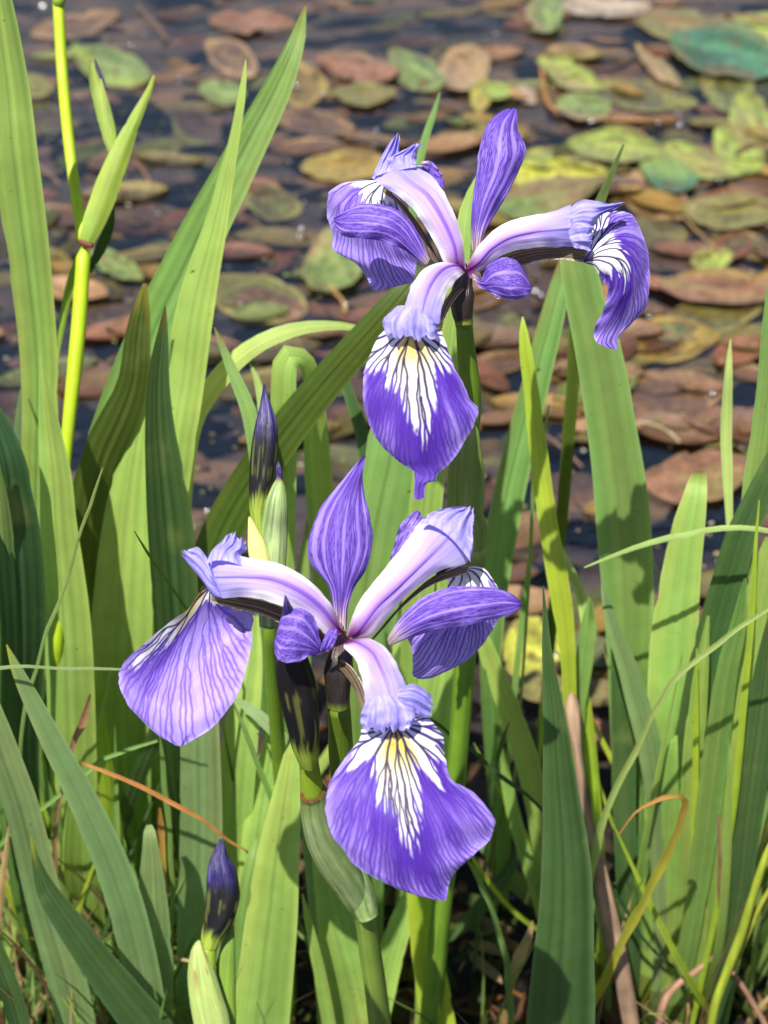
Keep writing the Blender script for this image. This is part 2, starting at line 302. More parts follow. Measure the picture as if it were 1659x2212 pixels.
PADS = [
 (A(1090, 105), 88, 22, 3, 'redbrown', 'long reddish brown floating leaf alone on open water left of the highest blade tip'),
 (A(480, 290), 88, 38, 25, 'green', 'broad dull green floating leaf behind the forked yellow-green stalk'),
 (A(1000, 265), 62, 34, 32, 'tan', 'brownish floating leaf tilted behind the narrow blade tip at upper left'),
 (A(1540, 295), 84, 28, 8, 'redbrown', 'smooth red-brown floating leaf right of the highest blade tip'),
 (A(960, 405), 48, 25, 5, 'green', 'small green floating leaf crossed by the narrow pointed blade tip'),
 (A(1300, 370), 58, 42, 12, 'ochre', 'ochre and green floating leaf carrying two bright bubbles'),
 (A(1570, 410), 66, 22, 0, 'olive', 'slim olive floating leaf above and left of the upper flower'),
 (A(850, 560), 56, 36, 35, 'dim', 'dim brown leaf just under the surface between the left stalk and blades'),
 (A(1345, 540), 88, 25, 10, 'brown', 'long brown floating leaf right of the broad diagonal blade'),
 (A(1500, 730), 92, 30, -2, 'ochre', 'tan and olive floating leaf touching the crest of the upper flower'),
 (A(1180, 890), 60, 34, 8, 'olive', 'three-cornered olive floating leaf halfway between blade and upper flower'),
 (A(1460, 1120), 62, 72, 60, 'green', 'large round green floating leaf under the left fall of the upper flower'),
 (A(500, 1150), 62, 24, 28, 'green', 'grey-green floating leaf right of the dark ring on the left stalk'),
 (A(1110, 1300), 104, 48, 18, 'brown', 'large wet brown floating leaf above the arching pale blade'),
 (A(430, 1330), 74, 38, 10, 'dim', 'faint brown sunken leaf beside the left stalk below its ring'),
 (A(140, 385), 46, 24, 0, 'olive', 'small olive floating leaf left of the thin upright stalk'),
 (A(200, 520), 50, 28, 20, 'dim', 'dim brown floating leaf left of the twin pale bracts'),
 (A(330, 120), 90, 24, -15, 'brown', 'brown floating leaf behind the top of the yellow-green stalk'),
 (A(700, 940), 60, 22, 10, 'dim', 'narrow dark brown sunken leaf right of the forked bract'),
 (A(1010, 870), 30, 46, 25, 'tan', 'small tan leaf showing right of the two crossed blades'),
 (B(140, 310), 66, 34, 35, 'green', 'oval green floating leaf with brown spots above the upper flower'),
 (B(340, 310), 46, 52, 60, 'tan', 'rough tan floating leaf above the upright petal of the upper flower'),
 (B(960, 35), 90, 24, 0, 'pale', 'pale crinkled floating leaf at the top edge right of centre'),
 (B(700, 60), 44, 38, 70, 'green', 'dull green leaf tip at the top edge right of the blue water patch'),
 (B(1310, 115), 108, 36, 4, 'olive', 'long olive-green floating leaf with a ragged rim near the top right'),
 (B(1620, 130), 60, 34, 6, 'lime', 'olive leaf cut off by the right edge near the top corner'),
 (B(650, 200), 66, 28, 35, 'dim', 'dim sunken leaf above the upright brown stub'),
 (B(1480, 230), 120, 54, 12, 'bluegreen', 'big blue-green floating leaf wrapping round a smaller olive one at top right'),
 (B(1480, 385), 64, 50, 35, 'olive', 'olive leaf with brown centre lying on the big blue-green leaf'),
 (B(800, 335), 72, 26, 22, 'lime', 'light green floating leaf right of the upright brown stub'),
 (B(420, 410), 22, 36, 10, 'yellow', 'curled bright yellow leaf above the upright petal'),
 (B(480, 400), 34, 16, 15, 'lime', 'curled pale yellow-green leaf beside the bright yellow one'),
 (B(615, 415), 26, 16, 50, 'pale', 'small pinkish pale leaf beside the upright brown stub'),
 (B(1180, 300), 64, 18, 45, 'tan', 'narrow tan leaf tilted steeply left of the big blue-green leaf'),
 (B(1100, 430), 120, 30, 8, 'olive', 'long olive floating leaf above the dark gap with bubbles'),
 (B(860, 470), 56, 28, 0, 'green', 'green floating leaf tucked behind the curled brown twig'),
 (B(1590, 540), 66, 44, 55, 'lime', 'glossy lime floating leaf at the right edge below the big blue-green leaf'),
 (B(1530, 655), 64, 40, 40, 'lime', 'yellow-green floating leaf leaning on its neighbours at the right edge'),
 (B(1370, 710), 84, 30, 22, 'lime', 'yellow-green leaf with brown rim below the row of bubbles'),
 (B(1000, 645), 100, 36, 8, 'lime', 'wide bright green floating leaf behind the thin dark blade tip'),
 (B(680, 745), 62, 42, -20, 'yellow', 'rounded yellow-green leaf right of the upright petal of the upper flower'),
 (B(860, 760), 50, 20, 0, 'yellow', 'small vivid yellow leaf right of the rounded yellow-green one'),
 (B(700, 860), 110, 36, -14, 'green', 'broad green floating leaf above the right-hand style arm'),
 (B(1230, 750), 62, 34, 15, 'bluegreen', 'dark green floating leaf above the tan one at right'),
 (B(1170, 860), 82, 44, 32, 'tan', 'broad tan floating leaf with a wet sheen right of the drooping petal'),
 (B(1490, 920), 94, 38, 5, 'olive', 'long brownish olive floating leaf near the right edge'),
 (B(1600, 820), 52, 28, 12, 'brown', 'brown leaf cut by the right edge above the long olive one'),
 (B(1560, 1075), 74, 26, 12, 'olive', 'olive leaf with a green rim cut by the right edge'),
 (B(1415, 1130), 42, 22, -12, 'lime', 'small clean light green leaf right of the drooping petal'),
 (B(1180, 1010), 60, 32, 10, 'olive', 'mottled olive leaf touching the outer rim of the drooping petal'),
 (B(1210, 1115), 78, 28, 5, 'dim', 'dim brown sunken leaf right of the drooping petal'),
 (B(1430, 1265), 116, 28, 8, 'redbrown', 'long reddish floating leaf right of the drooping petal tip'),
 (B(1420, 1370), 104, 42, -10, 'olive', 'olive-brown floating leaf lapping over the ochre one'),
 (B(1200, 1490), 118, 44, -6, 'ochre', 'large ochre floating leaf right of the drooping petal tip, red at its end'),
 (B(740, 1180), 66, 30, 10, 'dim', 'dim tan leaf between the small front petal and the yellow blade tip'),
 (B(500, 1420), 80, 40, 35, 'dim', 'brown sunken leaf behind the green stem of the upper flower'),
 (D4(1240, 245), 108, 48, 2, 'brown', 'big wet brown floating leaf right of the tall broad blade'),
 (D4(1350, 610), 112, 52, -3, 'redbrown', 'dark reddish floating leaf above the round-tipped blade'),
 (D4(1460, 400), 98, 40, 0, 'olive', 'olive floating leaf behind the slim pale grass tip at right'),
 (D4(900, 250), 78, 34, 6, 'dim', 'dim brown leaf left of the tall broad blade'),
 (D4(820, 660), 60, 30, 0, 'dim', 'dull brown sunken leaf left of the tall broad blade lower down'),
 (D4(560, 560), 70, 28, 0, 'dim', 'dark brown leaf behind the yellow-green narrow blade'),
 (D4(640, 1340), 60, 62, 30, 'yellow', 'mottled yellow floating leaf showing below the right petal of the lower flower'),
 (D4(690, 1520), 60, 28, 10, 'olive', 'olive leaf below the mottled yellow one among the stems'),
 (D4(930, 1440), 30, 22, 10, 'ochre', 'small orange-brown leaf left of the tall broad blade base'),
]
for i, (p, a, b, ang, cn, lab) in enumerate(PADS):
    dim = cn == 'dim'
    pad(p[0], p[1], a, b, ang, cn, lab, 40+i, depth=(-0.006 if dim else (-.0035 if cn in ('brown', 'redbrown', 'olive', 'tan', 'ochre') and i % 3 else 0.0012*(i % 4))))
# the many half-sunken leaves no one can single out, joined as litter
def litter():
    Vs = []; Fs = []; Cs = []; r = np.random.default_rng(11); k = 0
    n, m = 9, 5
    for q in range(1300):
        x = r.uniform(-150, 1800); y = r.uniform(-120, 1750)
        if x < 700 and r.random() < 0.50: continue
        if y > 950 and r.random() < .80: continue
        h = -r.uniform(0.0015, 0.018) if r.random() < (.9 if x < 1000 else .7) else 0.001
        c0 = ground(x, y, h); L = r.uniform(0.022, 0.052); an = r.normal(0.1, 0.55); wd = L*r.uniform(.34, .56)
        ax = np.array([math.cos(an), math.sin(an), 0]); bx = np.array([-math.sin(an), math.cos(an), 0])
        v = np.linspace(0, 1, n)[:, None]; u = np.linspace(-1, 1, m)[None, :]
        s = (v*2-1)+0*u; t = u*np.sin(np.pi*v)**.6
        P = c0+s[..., None]*ax*L+t[..., None]*bx*wd; P[..., 2] += 0.02*L*np.sin(s*3+q)+0.12*L*u**2
        cn = np.array(PADC[['brown', 'brown', 'tan', 'olive', 'redbrown', 'ochre', 'green', 'olive'][r.integers(8)]])*r.uniform(.35, 1.0)*np.array([1.05, .92, .85])
        Vs.append(P.reshape(-1, 3)); Cs.append(np.ones((n*m, 3))*cn*(1+.2*noise2(s, t, 4, 4, q)).reshape(-1, 1))
        i, j = np.meshgrid(np.arange(n-1), np.arange(m-1), indexing='ij')
        Fs.append((np.stack([i*m+j, (i+1)*m+j, (i+1)*m+j+1, i*m+j+1], -1)+k).reshape(-1, 4)); k += n*m
    return np.concatenate(Vs), np.concatenate(Fs), np.concatenate(Cs)
def raw_obj(name, V, F, Cc, mat):
    me = bpy.data.meshes.new(name); me.from_pydata(V.tolist(), [], F.tolist())
    me.polygons.foreach_set('use_smooth', np.ones(len(F), bool))
    ca = me.color_attributes.new('Col', 'FLOAT_COLOR', 'POINT'); cc = np.ones((len(V), 4), np.float32); cc[:, :3] = np.clip(Cc, 0, 1); ca.data.foreach_set('color', cc.ravel())
    me.uv_layers.new(name='UVMap'); me.materials.append(mat); o = bpy.data.objects.new(name, me); C.objects.link(o); return o
def scum():
    Vs = []; Fs = []; Cs = []; r = np.random.default_rng(77); k = 0
    for q in range(1500):
        g = ground(r.uniform(-100, 1760), r.uniform(-100, 1500), .0012)+np.array([r.normal(0, .01), 0, 0])
        L = r.uniform(.0006, .0030); an = r.uniform(0, 3.14); e = r.uniform(.25, .9)
        a = np.array([math.cos(an), math.sin(an), 0])*L; b = np.array([-math.sin(an), math.cos(an), 0])*L*e
        P = np.array([g+a*math.cos(t)+b*math.sin(t) for t in np.linspace(0, 2*math.pi, 6, endpoint=False)]); P[:, 2] += r.uniform(0, .0006, 6)
        Vs.append(P); Cs.append(np.ones((6, 3))*np.array([(.30, .24, .12), (.45, .42, .32), (.16, .11, .06), (.25, .30, .08)][r.integers(4)])*r.uniform(.6, 1.2))
        Fs += [[k, k+1, k+2, k+3], [k, k+3, k+4, k+5]]; k += 6
    return np.concatenate(Vs), np.array(Fs), np.concatenate(Cs)
V, F, Cc = scum()
tag(raw_obj('floating_specks', V, F, Cc, M_DRY), 'tiny specks of plant scum floating between the leaves', 'scum', kind='stuff')
V, F, Cc = litter()
tag(raw_obj('sunken_leaf_litter', V, F, Cc, M_PAD), 'half-sunken brown leaves drifting in the dark pond water', 'leaf litter', kind='stuff')

# stems of pondweed and twigs on the water
def twig(pts, wpx, col, label, cat='twig', name='twig', depth=0.004, up=None, mat=None):
    K = []
    for i, (x, y) in enumerate(pts):
        P = ground(x, y, depth+(up[i] if up else 0)); K.append([*P, wpx*pxs(P)])
    cc = np.array(GREEN[col] if isinstance(col, str) else col)
    o = tube(name, K, lambda th, v: np.ones(th.shape+(3,))*cc*(1+.25*noise2(th, v, 1, 20, int(pts[0][0])))[..., None], mat or M_DRY, None, n=36, m=8, base=K[len(K)//2][:3])
    tag(o, label, cat); return o
twig([B(680, 265), B(685, 330), B(700, 420), B(740, 475), B(850, 500), B(1000, 520), B(1150, 518), B(1280, 505)], 9, (.30, .15, .06), 'curved brown twig rising from the water above the upper flower')
twig([B(1290, 930), B(1340, 985), B(1410, 1050), B(1470, 1100)], 5, (.30, .2, .08), 'thin tan leaf stalk lying right of the drooping petal', 'leaf stalk', 'leaf_stalk')
twig([A(590, 20), A(660, 90), A(720, 170)], 5, (.2, .12, .08), 'thin brown twig floating at the top left of centre')
twig([A(150, 700), A(200, 740), A(260, 795)], 5, (.2, .13, .1), 'short thin twig left of the thin upright stalk')
twig([A(580, 690), A(620, 740), A(655, 800)], 5, (.24, .14, .09), 'short brown twig right of the broad pale bract')
twig([A(1420, 1225), A(1450, 1265), A(1480, 1300), A(1495, 1350)], 8, (.32, .2, .07), 'brown bud-tipped twig below the round green leaf')
twig([D4(700, 420), D4(790, 490), D4(860, 560)], 6, (.2, .12, .09), 'dark brown twig between the yellow blade and the tall broad blade')
twig([D4(1090, 360), D4(1170, 375), D4(1230, 405), D4(1280, 450)], 4, (.5, .42, .25), 'thin pale arched stalk right of the tall broad blade', 'stalk', 'stalk')

# bubbles, glossy domes added to give the glints on the water
def bubble_mesh():
    me = bpy.data.meshes.new('bubble'); n, m = 8, 14; V = []; F = []
    for i in range(n+1):
        a = math.pi/2*i/n
        for j in range(m): b = 2*math.pi*j/m; V.append((math.sin(a)*math.cos(b), math.sin(a)*math.sin(b), math.cos(a)))
    for i in range(n):
        for j in range(m): F.append((i*m+j, (i+1)*m+j, (i+1)*m+(j+1) % m, i*m+(j+1) % m))
    me.from_pydata(V, [], F); me.polygons.foreach_set('use_smooth', [True]*len(F)); me.materials.append(mat_bubble()); return me
bm_ = bubble_mesh()
BUB = [(95, 18, 3.2), (285, 98, 1.3), (670, 138, 1.2), (622, 186, 1.5), (640, 187, 1.4), (697, 205, 1.3), (765, 148, 1), (812, 283, 1.2), (1219, 250, 1.3), (1277, 265, 1.6), (1422, 268, 1.2),
       (1468, 272, 1.7), (1455, 205, 1.1), (1466, 248, 1.2), (1498, 450, 1.2), (1555, 393, 1.1), (1480, 607, 1.2), (1402, 686, 1.1), (1540, 852, 1.1), (1157, 632, 1.6), (652, 495, 1.4),
       (646, 510, 1.1), (748, 660, 1.1), (172, 802, 1.3), (447, 1105, 1.1), (1170, 640, 1.2), (1200, 1418, .9), (1040, 2160, 1.0), (1075, 640, 1.0), (390, 170, .9), (172, 207, .9), (590, 275, 1.2)]
BUBL = ['largest bright white glint on the water at the top left corner', 'bubble right of the top of the yellow-green stalk', 'bubble high up, right of the longest leaf tip', 'left one of two touching bubbles beside the longest leaf', 'right one of two touching bubbles beside the longest leaf', 'bubble right of the two touching ones', 'bubble on the red-brown leaf right of the longest leaf tip', 'bubble above the left crest of the upper flower', 'left bubble in the dark gap under the curved twig', 'right bubble in the dark gap under the curved twig', 'bubble left of the bright pair under the big blue-green leaf', 'brightest bubble under the big blue-green leaf', 'topmost bubble near the big blue-green leaf', 'bubble just above the brightest one near the big blue-green leaf', 'bubble at the right above the long olive leaf', 'bubble near the right edge above the brown leaf', 'bubble right of the drooping petal', 'bubble right of the drooping petal tip', 'bubble low at the right on the big wet brown leaf', 'brighter bubble at the tip of the small front petal', 'upper bubble left of the upper flower on dark water', 'lower bubble left of the upper flower on dark water', 'bubble below the round green floating leaf', 'bubble beside the yellow-green stalk low down', 'bubble left of the tall closed bud', 'right bubble at the tip of the small front petal', 'lowest pond bubble, left of the yellow-green narrow leaf', 'bubble on the dark mud at the bottom', 'bubble just below the small front petal', 'bubble beside the fork tip at the upper left', 'bubble left of the twin bracts near the top', 'bubble between the longest leaf and the upper flower']
for (x, y, r), lb in zip(BUB, BUBL):
    P = ground(x, y, 0.003); o = bpy.data.objects.new('bubble', bm_); C.objects.link(o); o.location = P; o.scale = [r*0.0030]*3
    tag(o, 'tiny '+lb if not lb.startswith(('larg', 'bright', 'left', 'right', 'top', 'low', 'upper')) else lb, 'bubble', 'bubbles glinting on the water')

# ================================================================ IRIS LEAVES
def plant(xy, label, cat='iris plant', name='iris_plant', Y=0.48):
    return thing(name, at_y(xy[0], xy[1], Y)*np.array([1, 1, 0]), label, cat)
pA = plant((90, 1700), 'cluster of tall iris blades at the far left edge, behind the yellow-green stalk', Y=.56)
blade('leaf', [(-30, -140, 30), (-6, 0, 62), (22, 200, 84), (30, 300, 92), (54, 500, 92), (78, 700, 80), (86, 825, 76), (84, 930, 76), (80, 1100, 66), (80, 1350, 56)], (.60, .55), 'bright', pA, 1, blot=.35, label='tall leaf leaving the picture at the top left, with darker bands')
blade('leaf', [(87, 752, 3), (95, 830, 20), (108, 930, 48), (121, 1030, 68), (127, 1130, 76), (136, 1230, 88), (145, 1330, 96), (150, 1430, 100), (155, 1600, 100), (165, 1800, 90)], (.52, .47), 'bright', pA, 2, rot=-.2, fold=.2, label='sharp pointed leaf in front of the tall one')
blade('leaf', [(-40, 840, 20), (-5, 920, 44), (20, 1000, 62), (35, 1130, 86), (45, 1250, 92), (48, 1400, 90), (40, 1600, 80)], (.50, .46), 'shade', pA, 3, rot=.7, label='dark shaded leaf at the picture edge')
blade('leaf', [(-5, 1000, 8), (-2, 1120, 50), (5, 1300, 70), (10, 1500, 70), (20, 1700, 60)], (.48, .46), 'mid', pA, 4, rot=.3)
blade('leaf', [(45, 840, 3), (40, 900, 14), (36, 1000, 20), (45, 1150, 26), (60, 1300, 30)], (.56, .5), 'dark', pA, 5)
pB = plant((300, 1800), 'iris fan of crossing blades between the left stalk and the lower flower', Y=.54)
blade('leaf', [(660, 12, 3), (652, 45, 18), (640, 92, 36), (600, 190, 60), (548, 290, 74), (497, 390, 86), (445, 490, 98), (398, 590, 108), (355, 680, 116), (318, 770, 122), (275, 880, 122), (232, 1010, 115), (200, 1180, 100), (190, 1400, 90)], (.66, .53), 'mid', pB, 6, tipcol='ochre' if 'ochre' in GREEN else 'yellow', tipv=.03, rot=.15, label='longest leaf, slanting up to the right with a yellow-brown tip')
blade('leaf', [(531, 129, 2), (523, 200, 16), (506, 300, 22), (484, 400, 36), (462, 500, 52), (436, 600, 72), (416, 700, 84), (402, 820, 80), (388, 900, 84), (366, 1050, 84), (345, 1200, 80), (330, 1400, 80)], (.60, .52), 'bright', pB, 7, rot=-.25, fold=.16, label='pale pointed leaf crossing in front of the longest one')
blade('leaf', [(313, 612, 8), (306, 660, 34), (298, 720, 52), (287, 830, 66), (262, 900, 84), (225, 980, 88), (196, 1080, 82), (185, 1200, 76), (180, 1400, 70)], (.55, .52), 'brown', pB, 8, rot=.45, tipcol='ochre', tipv=.03, blot=.3, label='dull olive-brown leaf with a yellowish tip')
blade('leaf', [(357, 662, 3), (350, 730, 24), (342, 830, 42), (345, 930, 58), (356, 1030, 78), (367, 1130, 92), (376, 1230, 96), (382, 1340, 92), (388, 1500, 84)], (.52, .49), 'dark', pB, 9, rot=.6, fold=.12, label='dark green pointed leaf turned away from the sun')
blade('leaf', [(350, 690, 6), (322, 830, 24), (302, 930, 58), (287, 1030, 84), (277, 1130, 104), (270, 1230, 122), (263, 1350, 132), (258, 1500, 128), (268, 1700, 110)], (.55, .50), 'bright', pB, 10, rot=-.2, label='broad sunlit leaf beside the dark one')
blade('leaf', [(800, 714, 8), (740, 704, 17), (660, 707, 27), (590, 727, 35), (520, 769, 40), (462, 833, 44), (422, 900, 42), (405, 980, 38), (395, 1100, 34)], (.58, .55), 'glow', pB, 11, rot=-.1, label='pale leaf arching over to the right')
blade('leaf', [(463, 707, 3), (485, 760, 18), (510, 820, 26), (535, 880, 32), (550, 950, 34), (560, 1050, 30), (566, 1300, 28)], (.55, .5), 'mid', pB, 12)
blade('leaf', [(540, 785, 3), (555, 820, 14), (565, 870, 18), (570, 950, 18), (575, 1100, 18)], (.57, .5), 'pale', pB, 13)
blade('leaf', [(905, 590, 36), (862, 645, 54), (790, 728, 66), (700, 830, 74), (620, 930, 80), (550, 1030, 86), (490, 1130, 90), (450, 1230, 88), (420, 1350, 80), (400, 1500, 70)], (.56, .50), 'olive', pB, 14, rot=.3, blot=.3, label='dark olive leaf running up to the upper flower')  # olive tone paints the shaded underside into this leaf
pC = plant((640, 1900), 'iris blades behind and between the two flowers', Y=.50)
blade('leaf', [(602, 1300, 60), (608, 1150, 60), (612, 1000, 58), (612, 880, 55), (614, 800, 54), (622, 770, 54), (655, 775, 40), (672, 810, 38), (678, 870, 46), (683, 950, 54), (690, 1050, 60), (700, 1200, 56), (705, 1350, 40)], (.53, .56), 'bright', pC, 15, grounded=False, rot=.1, label='leaf folded over at its top')
blade('leaf', [(1030, 380, 3), (1010, 440, 24), (1000, 510, 36), (990, 600, 42), (975, 720, 44), (955, 850, 60), (930, 1000, 70), (910, 1200, 70)], (.56, .50), 'bright', pC, 16)
blade('leaf', [(905, 760, 20), (885, 850, 90), (862, 930, 118), (845, 1010, 128), (822, 1120, 130), (800, 1250, 140), (785, 1400, 130), (780, 1600, 120)], (.54, .48), 'mid', pC, 17, rot=.15, label='broad mid-green leaf right behind the upright petal')
blade('leaf', [(425, 1330, 20), (428, 1450, 64), (432, 1600, 86), (435, 1800, 90), (430, 2000, 92), (425, 2260, 92)], (.47, .42), 'blue', pC, 18, rot=.1, label='pale grey-green leaf below the left petal')
blade('leaf', [(550, 1330, 20), (545, 1420, 44), (530, 1520, 66), (515, 1650, 78), (502, 1850, 74), (492, 2100, 64)], (.49, .44), 'bright', pC, 19, rot=-.2)
blade('leaf', [(600, 1490, 10), (590, 1600, 40), (575, 1700, 60), (560, 1800, 70), (545, 2000, 74)], (.48, .44), 'bright', pC, 20)
blade('leaf', [(714, 820, 3), (716, 740, 8), (735, 800, 20), (757, 860, 26), (780, 930, 30), (795, 1020, 30)][1:], (.58, .55), 'dark', pC, 21)
blade('leaf', [(950, 200, 3), (935, 250, 12), (918, 300, 16), (900, 380, 18), (890, 480, 18), (880, 640, 22), (872, 800, 26)], (.70, .62), 'mid', pC, 22)
pD = plant((1350, 2050), 'iris clump with the tall broad blade right of the flowers', Y=.50)
blade('leaf', [(1230, 470, 20), (1238, 520, 60), (1247, 570, 76), (1264, 650, 86), (1285, 730, 97), (1305, 830, 103), (1321, 930, 106), (1336, 1030, 112), (1347, 1130, 116), (1354, 1230, 112), (1358, 1330, 106), (1361, 1430, 98), (1364, 1600, 88), (1375, 1900, 76), (1380, 2060, 66)], (.57, .49), 'mid', pD, 23, rot=.12, fold=.06, margin=.6, blot=.12, label='tall broad leaf standing behind the drooping petal')
blade('leaf', [(1226, 560, 34), (1205, 640, 46), (1182, 730, 54), (1156, 830, 60), (1131, 930, 63), (1107, 1030, 66), (1087, 1130, 68), (1072, 1230, 62), (1062, 1330, 54), (1060, 1500, 44), (1080, 1800, 40)], (.62, .52), 'mid', pD, 24, rot=.35, label='leaf slanting down to the left from behind the tall broad one')
blade('leaf', [(1347, 312, 4), (1332, 348, 11), (1311, 400, 17), (1291, 450, 24), (1268, 520, 30), (1250, 600, 34), (1245, 700, 30)], (.60, .57), 'olive', pD, 25)
blade('leaf', [(1129, 684, 3), (1132, 730, 22), (1145, 830, 32), (1158, 930, 38), (1170, 1030, 40), (1184, 1130, 42), (1202, 1230, 46), (1218, 1330, 42), (1228, 1430, 32), (1233, 1600, 30), (1245, 1800, 30)], (.54, .48), 'lime', pD, 26, rot=-.2, label='narrow yellow-green leaf catching the sun')
blade('leaf', [(1510, 1017, 18), (1508, 1030, 34), (1503, 1065, 46), (1490, 1130, 66), (1474, 1230, 80), (1462, 1330, 92), (1455, 1430, 100), (1450, 1530, 98), (1440, 1700, 92), (1430, 1900, 80)], (.53, .47), 'bright', pD, 27, rot=-.25, margin=.7, label='blunt round-tipped sunlit leaf')
blade('leaf', [(1300, 1255, 3), (1309, 1300, 18), (1330, 1370, 32), (1355, 1440, 42), (1378, 1520, 50), (1400, 1600, 54), (1417, 1700, 52), (1428, 1850, 46), (1432, 2050, 40)], (.49, .46), 'blue', pD, 28, rot=.3, fold=.2, label='grey-green leaf with a curled tip')
blade('leaf', [(1330, 1400, 20), (1345, 1600, 50), (1350, 1800, 50), (1360, 2000, 44)], (.50, .47), 'dark', pD, 29)
blade('leaf', [(1035, 1340, 12), (1050, 1400, 36), (1080, 1480, 44), (1110, 1560, 50), (1140, 1650, 52), (1163, 1760, 48), (1175, 1880, 40), (1180, 2010, 30)], (.51, .48), 'bright', pD, 30, label='leaf leaning right below the right petal of the lower flower')
blade('leaf', [(1075, 1590, 8), (1092, 1680, 24), (1115, 1780, 30), (1145, 1880, 30), (1170, 1970, 26)], (.50, .48), 'bright', pD, 31)
blade('leaf', [(1462, 1588, 3), (1452, 1620, 26), (1446, 1720, 42), (1444, 1850, 46), (1440, 2000, 44)], (.47, .46), 'bright', pD, 32)
blade('leaf', [(1263, 1480, 14), (1270, 1560, 24), (1282, 1680, 24), (1292, 1780, 20), (1300, 1900, 20)], (.5, .48), 'lime', pD, 33)
blade('leaf', [(1200, 1150, 4), (1222, 1210, 16), (1245, 1260, 20), (1262, 1320, 22), (1268, 1400, 20), (1262, 1480, 18), (1255, 1560, 14), (1262, 1700, 14)], (.53, .49), 'pale', pD, 34, mat=M_DRY, blot=.5, label='half-dried papery leaf with chewed patches')
blade('leaf', [(1274, 1290, 6), (1272, 1350, 34), (1262, 1430, 38), (1250, 1520, 34), (1245, 1650, 26)], (.51, .49), 'mid', pD, 35, blot=.8)
blade('leaf', [(1150, 1130, 3), (1143, 1220, 10), (1130, 1320, 13), (1118, 1430, 14), (1105, 1560, 12)], (.56, .52), 'mid', pD, 36)
pE = plant((1560, 2000), 'dense iris fan filling the lower right edge of the picture', Y=.48)
RB = [([(1690, 940, 20), (1665, 1010, 44), (1636, 1080, 58), (1600, 1160, 64), (1566, 1280, 68), (1535, 1400, 72), (1505, 1550, 72), (1485, 1750, 62), (1475, 1950, 50)], (.50, .47), 'dark', .4),
      ([(1672, 580, 20), (1662, 700, 30), (1652, 850, 36), (1636, 980, 42), (1620, 1100, 46), (1600, 1250, 46), (1580, 1450, 44)], (.53, .48), 'mid', .1),
      ([(1578, 733, 3), (1574, 800, 16), (1569, 930, 25), (1572, 1030, 22), (1576, 1130, 15), (1578, 1250, 14)], (.56, .5), 'pale', 0),
      ([(1680, 1130, 20), (1660, 1200, 44), (1635, 1300, 56), (1610, 1420, 60), (1580, 1560, 64), (1555, 1700, 62), (1530, 1900, 54), (1520, 2050, 40)], (.47, .45), 'bright', -.3),
      ([(1640, 1080, 3), (1632, 1180, 8), (1625, 1320, 12), (1610, 1480, 14), (1590, 1700, 14)], (.46, .44), 'lime', 0),
      ([(1610, 1250, 6), (1595, 1350, 34), (1570, 1450, 46), (1550, 1600, 52), (1530, 1750, 54), (1510, 1900, 46)], (.46, .45), 'mid', .2),
      ([(1670, 1330, 20), (1655, 1450, 50), (1635, 1600, 60), (1615, 1750, 60), (1600, 1900, 50)], (.46, .44), 'dark', .5),
      ([(1530, 1330, 6), (1515, 1450, 30), (1500, 1600, 44), (1490, 1750, 44), (1480, 1950, 38)], (.47, .46), 'bright', -.2),
      ([(1440, 1480, 4), (1420, 1600, 30), (1405, 1750, 40), (1400, 1900, 40), (1400, 2080, 34)], (.49, .47), 'mid', .3),
      ([(1668, 1700, 10), (1640, 1780, 20), (1610, 1900, 26), (1590, 2050, 24)], (.45, .44), 'mid', .2),
      ([(1350, 1340, 3), (1505, 1400, 3), (1503, 1600, 12), (1500, 1800, 14), (1495, 2000, 12)][1:], (.46, .45), 'lime', 0)]
for i, (p, Y, c, rt) in enumerate(RB): blade('leaf', p, Y, c, pE, 60+i, rot=rt)
pF = plant((180, 2100), 'foreground iris blades leaning in from the lower left corner', Y=.40)
blade('leaf', [(14, 1392, 2), (38, 1450, 24), (75, 1525, 40), (115, 1605, 50), (160, 1692, 58), (205, 1785, 66), (245, 1880, 72), (275, 1970, 76), (302, 2080, 74), (330, 2230, 70)], (.43, .39), 'blue', pF, 41, tipcol='yellow', tipv=.05, rot=-.15, label='long leaf with a yellowish tip leaning to the left')
blade('leaf', [(-60, 1440, 30), (-30, 1530, 60), (10, 1640, 68), (48, 1750, 72), (80, 1880, 74), (110, 2000, 78), (140, 2100, 80), (170, 2230, 80)], (.42, .39), 'blue', pF, 42, blot=.15, rot=-.1)
blade('leaf', [(66, 1804, 2), (77, 1860, 18), (101, 1925, 42), (145, 1992, 58), (200, 2070, 70), (270, 2160, 82), (340, 2250, 90)], (.39, .37), 'dark', pF, 43, rot=.35, margin=.7, tipcol='yellow', tipv=.05, label='dark blue-green leaf with a thin yellow tip')
blade('leaf', [(322, 1782, 12), (323, 1795, 24), (325, 1830, 34), (328, 1900, 54), (331, 2000, 72), (331, 2100, 84), (328, 2240, 90)], (.42, .40), 'blue', pF, 44, margin=.5, label='short blunt-tipped leaf')
blade('leaf', [(-30, 2000, 30), (0, 2080, 40), (25, 2150, 44), (50, 2240, 46)], (.38, .37), 'dark', pF, 45)
blade('leaf', [(555, 1812, 3), (545, 1850, 22), (530, 1920, 28), (515, 2050, 24), (500, 2240, 22)], (.43, .40), 'mid', pF, 46)
pG = plant((600, 2150), 'sunlit foreground iris blades around the lower flower stem', Y=.40)
blade('leaf', [(632, 1570, 4), (628, 1640, 36), (616, 1740, 68), (602, 1850, 92), (588, 1980, 110), (574, 2100, 122), (560, 2240, 130)], (.435, .39), 'bright', pG, 47, rot=-.1, margin=.5, label='broad sunlit leaf left of the flower stem')
